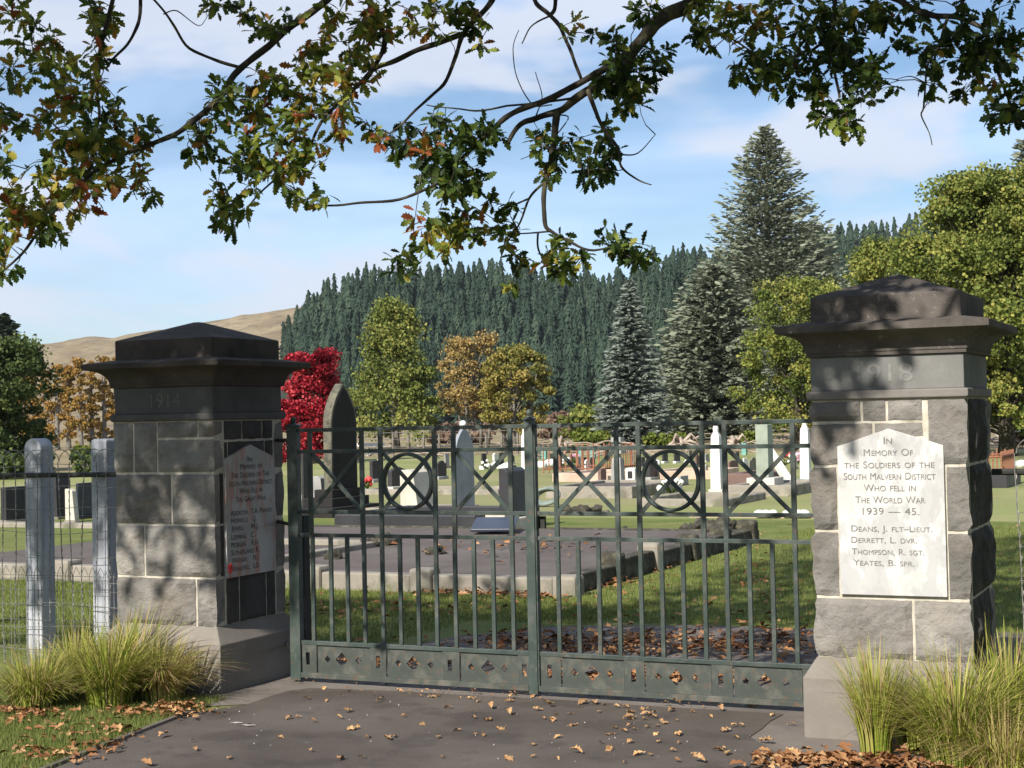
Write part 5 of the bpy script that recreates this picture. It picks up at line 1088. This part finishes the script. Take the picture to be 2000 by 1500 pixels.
# leaves on the branches seen in the picture: (column, row, half width, half height, sprigs, mean tint, low where shade is painted into the leaves)
BL = [(25, 30, 45, 40, 9, .45), (75, 95, 50, 50, 12, .4), (35, 130, 40, 40, 6, .5), (205, 25, 38, 40, 9, .5), (200, 85, 30, 35, 7, .45), (140, 170, 60, 50, 18, .58), (110, 220, 50, 40, 12, .55), (190, 250, 60, 40, 16, .5), (260, 270, 55, 35, 13, .42), (215, 200, 22, 40, 4, .4),
      (110, 310, 40, 45, 12, .58), (185, 320, 60, 50, 20, .5), (260, 345, 38, 35, 9, .5), (60, 380, 55, 50, 17, .5), (130, 395, 60, 35, 15, .62), (295, 390, 24, 14, 3, .35), (12, 270, 25, 60, 10, .4), (20, 440, 30, 40, 8, .45), (85, 460, 38, 30, 7, .35), (18, 520, 22, 25, 4, .4), (20, 200, 20, 30, 3, .4),
      (530, 40, 55, 25, 10, .35), (515, 65, 25, 20, 4, .32), (620, 85, 35, 22, 7, .62), (430, 5, 45, 12, 6, .35), (430, 180, 25, 35, 7, .35), (470, 210, 45, 45, 15, .38), (560, 180, 60, 45, 22, .55), (600, 130, 35, 30, 9, .6), (530, 250, 60, 50, 22, .5), (400, 280, 35, 45, 13, .33), (470, 320, 50, 50, 17, .34), (560, 330, 50, 40, 15, .45), (610, 300, 40, 40, 11, .4), (440, 430, 42, 32, 12, .33), (425, 380, 22, 22, 4, .34), (600, 385, 36, 20, 7, .42),
      (660, 180, 45, 60, 16, .55), (690, 60, 50, 60, 20, .55), (740, 40, 45, 45, 14, .5), (700, 140, 45, 35, 11, .55), (840, 35, 60, 35, 15, .5), (900, 20, 30, 20, 6, .45), (935, 70, 25, 35, 7, .4), (690, 240, 36, 45, 8, .5), (720, 275, 26, 18, 3, .7),
      (790, 280, 40, 40, 12, .2), (860, 270, 45, 45, 20, .14), (910, 330, 45, 60, 22, .12), (860, 330, 45, 45, 14, .14), (825, 290, 36, 20, 6, .95), (940, 260, 40, 35, 12, .16), (900, 385, 35, 25, 8, .25), (880, 430, 35, 25, 8, .28), (860, 475, 36, 26, 9, .5), (910, 455, 40, 28, 9, .5), (975, 395, 25, 18, 4, .3), (790, 510, 34, 26, 7, .18), (820, 440, 18, 12, 2, .75), (1000, 465, 35, 25, 7, .35), (1020, 500, 26, 20, 4, .35), (1100, 500, 50, 26, 9, .4), (1100, 545, 36, 36, 7, .3), (1000, 570, 16, 16, 1, .25), (1060, 270, 24, 24, 4, .2),
      (1080, 320, 30, 36, 8, .18), (1130, 300, 45, 40, 12, .18), (1180, 280, 40, 30, 9, .2), (1150, 340, 40, 25, 7, .2), (1180, 100, 28, 50, 10, .16), (1200, 165, 45, 45, 13, .16), (1250, 150, 50, 50, 17, .14), (1290, 115, 30, 30, 7, .14), (1225, 205, 35, 25, 7, .2), (1132, 65, 20, 26, 2, .55), (1200, 462, 32, 25, 8, .17), (1250, 495, 34, 30, 9, .17), (1240, 25, 45, 22, 7, .25),
      (1380, 40, 50, 40, 13, .35), (1370, 90, 26, 26, 5, .2), (1470, 30, 60, 40, 18, .45), (1510, 90, 45, 50, 16, .3), (1480, 150, 50, 35, 12, .25), (1560, 150, 45, 50, 16, .18), (1590, 80, 40, 50, 13, .2), (1600, 210, 50, 40, 14, .25), (1660, 110, 50, 55, 20, .14), (1690, 170, 40, 55, 14, .2), (1670, 240, 36, 30, 8, .3), (1680, 40, 60, 40, 17, .18), (1760, 30, 60, 35, 13, .18), (1770, 90, 36, 26, 6, .14), (1850, 110, 60, 45, 17, .12), (1830, 160, 36, 25, 6, .14), (1890, 60, 36, 36, 7, .15), (1940, 110, 45, 45, 15, .12), (1980, 70, 30, 36, 8, .14), (1930, 170, 30, 30, 6, .3), (1960, 230, 40, 40, 12, .13), (1995, 180, 20, 40, 6, .13), (1862, 195, 20, 18, 2, .15), (1590, 20, 60, 30, 12, .3), (1930, 10, 60, 20, 7, .2)]
LP = np.array([tuple(q) for q in LIMBS]); SC_ = LP - EYE; dz_ = SC_ @ CF; LPX = np.stack([1000 + FPX * (SC_ @ CR) / dz_, 750 - FPX * (SC_ @ CU) / dz_], 1)
twb = MB(); LPp, LXx, LUp, LTt = [], [], [], []
tips = []
for (bx, by, sx, sy, n, tm) in BL:
    for _ in range(int(n * 1.05 + .5)):
        while True:
            ux, uy = random.uniform(-1, 1), random.uniform(-1, 1)
            if ux * ux + uy * uy < 1: break
        px, py = bx + ux * sx * 1.04, by + uy * sy * 1.04; d2 = ((LPX - np.array([px, py])) ** 2).sum(1); k = int(np.argmin(d2))
        tips.append((float(d2[k]), px, py, float(dz_[k]) + random.uniform(-.3, .3), tm))
tips.sort()
NODE = np.zeros((len(LP) + 3 * len(tips), 3)); NODE[:len(LP)] = LP; nn = len(LP)
for (_, px, py, dd, tm) in tips:
    tip = D(px, py, dd); ta = np.array(tip); k = int(np.argmin(((NODE[:nn] - ta) ** 2).sum(1))); src = Vector(NODE[k]); v = tip - src; L = v.length
    bend = Vector((random.uniform(-1, 1), random.uniform(-1, 1), random.uniform(-.2, 1))) * L * .13
    m1, m2 = src.lerp(tip, .33) + bend, src.lerp(tip, .68) + bend * .8
    r0 = .0022 + .004 * min(1, L); twb.tube([src, m1, m2, tip], [r0, r0 * .85, r0 * .7, .0016], 4, False)
    for q in (m1, m2, tip): NODE[nn] = q; nn += 1
    dirv = v.normalized() if L > .03 else Vector((0, 0, -1)); dirv = (dirv + Vector((random.uniform(-.5, .5), random.uniform(-.5, .5), random.uniform(-.6, .2)))).normalized()
    m_ = random.randint(6, 10); tb = random.gauss(tm + .06, .13)
    for q in range(m_):
        X = np.array(dirv) * random.uniform(.1, .8) + rdir(1)[0] * .9 + np.array([0, 0, -.28]); X /= np.linalg.norm(X)
        LPp.append(np.array(tip) - np.array(dirv) * random.uniform(0, .07) + X * .006); LXx.append(X); LUp.append(rdir(1)[0] * .8 + np.array([0, -.3, .8])); LTt.append(tb + random.gauss(0, .15) + (.35 if random.random() < .05 else 0))
o = twb.build('twigs', MT['twig'], oak); o['kind'] = 'stuff'
LPp, LXx, LUp, LTt = np.array(LPp), np.array(LXx), np.array(LUp), np.clip(np.array(LTt), 0, 1); nL = len(LPp); print('leaves', nL)
Rm = frames(LXx, LUp); Sz = RNG.uniform(.046, .086, nL); ordr = np.argsort(-Sz); solo_i = ordr[:280]; rest = ordr[280:]
V, F = scatter(LV, LF, Rm[rest], Sz[rest], LPp[rest]); o = link('foliage', npmesh('foliage', V - np.array(TR), F, MT['oak_leaf'], np.repeat(LTt[rest], len(LV))), oak); o['kind'] = 'stuff'
lm = []
for t in np.linspace(0, 1, 12): lm.append(npmesh('leaf', LV, LF, MT['oak_leaf'], np.full(len(LV), t)))
for i in solo_i:
    o = bpy.data.objects.new('leaf', lm[int(round(LTt[i] * 11))]); COL.objects.link(o); o.parent = oak
    mm = Matrix(Rm[i].tolist()) * float(Sz[i]); mw = mm.to_4x4(); mw.translation = Vector(LPp[i]) - TR; o.matrix_local = mw
# the unseen crown above and right of the picture, enlarged to block sky light
def hidden(x, y, z):                                       # above or beside the picture
    dep = (Vector((x, y, z)) - Vector(EYE)).dot(Vector(CF))
    if dep < .4: return True
    pxx = 1000 + FPX * float((np.array([x, y, z]) - EYE) @ CR) / dep; pyy = 750 - FPX * float((np.array([x, y, z]) - EYE) @ CU) / dep
    return pyy < -330 or pxx > 2350 or pxx < -350
P = []; tries = 0
while len(P) < 900 and tries < 60000:
    tries += 1; x, y, z = random.uniform(-5.2, 10), random.uniform(.5, 17.5), random.uniform(2.0, 13)
    if ((x - 2.6) / 7.8) ** 2 + ((y - 9) / 8.4) ** 2 + ((z - 7.2) / 5.8) ** 2 > 1 or not hidden(x, y, z): continue
    if z < 4.3 and (x < .6 or y < 4.5): continue
    yl = y + z * 1.376
    if (yl < 11.2 and x < 2.5) or (x < -3.6 and yl > 13.2): continue
    P.append((x, y, z))
# the lower boughs reaching out in front of the piers: (x, y, z range of what lies in their shade, sprigs)
def bough(x0, x1, y0, y1, z0, z1, n, za, zb):
    for _ in range(n):
        q = Vector((random.uniform(x0, x1), random.uniform(y0, y1), random.uniform(z0, z1))); t = (random.uniform(za, zb) - q.z) / sdir.z; c_ = q + sdir * t
        if hidden(*c_): SM.append(tuple(c_))
SM = []
bough(-6.5, -5.5, 7.7, 8.3, 2.0, 2.35, 22, 4.2, 5.2); bough(-6.5, -5.4, 7.7, 7.9, 1.0, 1.78, 3, 4.0, 4.8); bough(-6.5, -5.45, 7.75, 7.8, .7, 1.7, 9, 4.2, 4.8); bough(-8.0, -6.5, 8.2, 8.4, .5, 1.5, 9, 4.0, 5.0)
bough(-2.1, -1.2, 7.6, 8.2, 2.0, 2.3, 12, 4.2, 5.6); bough(-2.1, -1.55, 7.6, 7.8, 1.45, 2.05, 9, 4.2, 5.4); bough(-4.6, -2.2, 8.2, 8.3, 1.1, 1.5, 14, 4.2, 5.6)
bough(-8.6, -4.2, 9.2, 12.2, 0, 0, 300, 4.6, 7.5); bough(-4.8, .5, 11.6, 15.5, 0, 0, 330, 5, 8); bough(-4.8, .5, 15.5, 20.5, 0, 0, 300, 5.5, 10); bough(-7.5, -5.5, 12.6, 13.4, 0, 0, 6, 5, 7)
cs = P + SM; ps = [int(random.uniform(26, 48)) for _ in P] + [int(random.uniform(14, 26)) for _ in SM]; Pp, Rr_, Ss_ = leafcloud(cs, [.55] * len(P) + [.26] * len(SM), ps, .14); V, F = scatter(LV2, LF2, Rr_, Ss_ * 1.0, Pp)
o = link('upper_foliage', npmesh('upper_foliage', V - np.array(TR), F, MT['oak_leaf'], np.repeat(np.clip(RNG.normal(.3, .2, len(Pp)), 0, 1), len(LV2))), oak); o['kind'] = 'stuff'
print('canopy', len(Pp), 'objects', len(bpy.data.objects))

ORD = ['first', 'second', 'third', 'fourth', 'fifth', 'sixth', 'seventh', 'eighth', 'ninth', 'tenth', 'eleventh', 'twelfth', 'thirteenth', 'fourteenth', 'fifteenth', 'sixteenth', 'seventeenth']
def ordinal(group, fmt):
    obs = [o for o in bpy.data.objects if o.get('group') == group and o.parent is None]
    key = lambda o: float((np.array(o.location) - EYE) @ CR) / float((np.array(o.location) - EYE) @ CF)
    for i, o in enumerate(sorted(obs, key=key)): o['label'] = fmt % ORD[i]
ordinal('mossy rocks round the plot', 'dark mossy rock by the asphalt covered plot, %s of them from the left')
for i, o in enumerate(sorted([o for o in bpy.data.objects if o.get('group') == 'small headstones of the far rows'], key=lambda o: float((np.array(o.location) - EYE) @ CR) / float((np.array(o.location) - EYE) @ CF))):
    k = i + 1; nth = ('twenty ' if k > 20 else '') + (ORD + ['eighteenth', 'nineteenth', 'twentieth'])[(k - 1) % 20]; o['label'] = 'small %s headstone in the far rows, %s from the left' % (o['stone'], nth.replace('twenty ', 'twenty-')); del o['stone']
ordinal('white splashes on the asphalt', 'white splash on the asphalt before the left pier, %s of two from the left')
ordinal('teal tree guards', 'teal plastic guard round a young tree, %s from the left at the lawn edge')
ordinal('small white ornaments among the graves', 'small white grave ornament on the grass, %s from the left')
ordinal('white stones in the lawn kerb', 'small white stone in the low lawn kerb, %s from the left')
print('grass at', G(50, 1480), G(200, 1430))
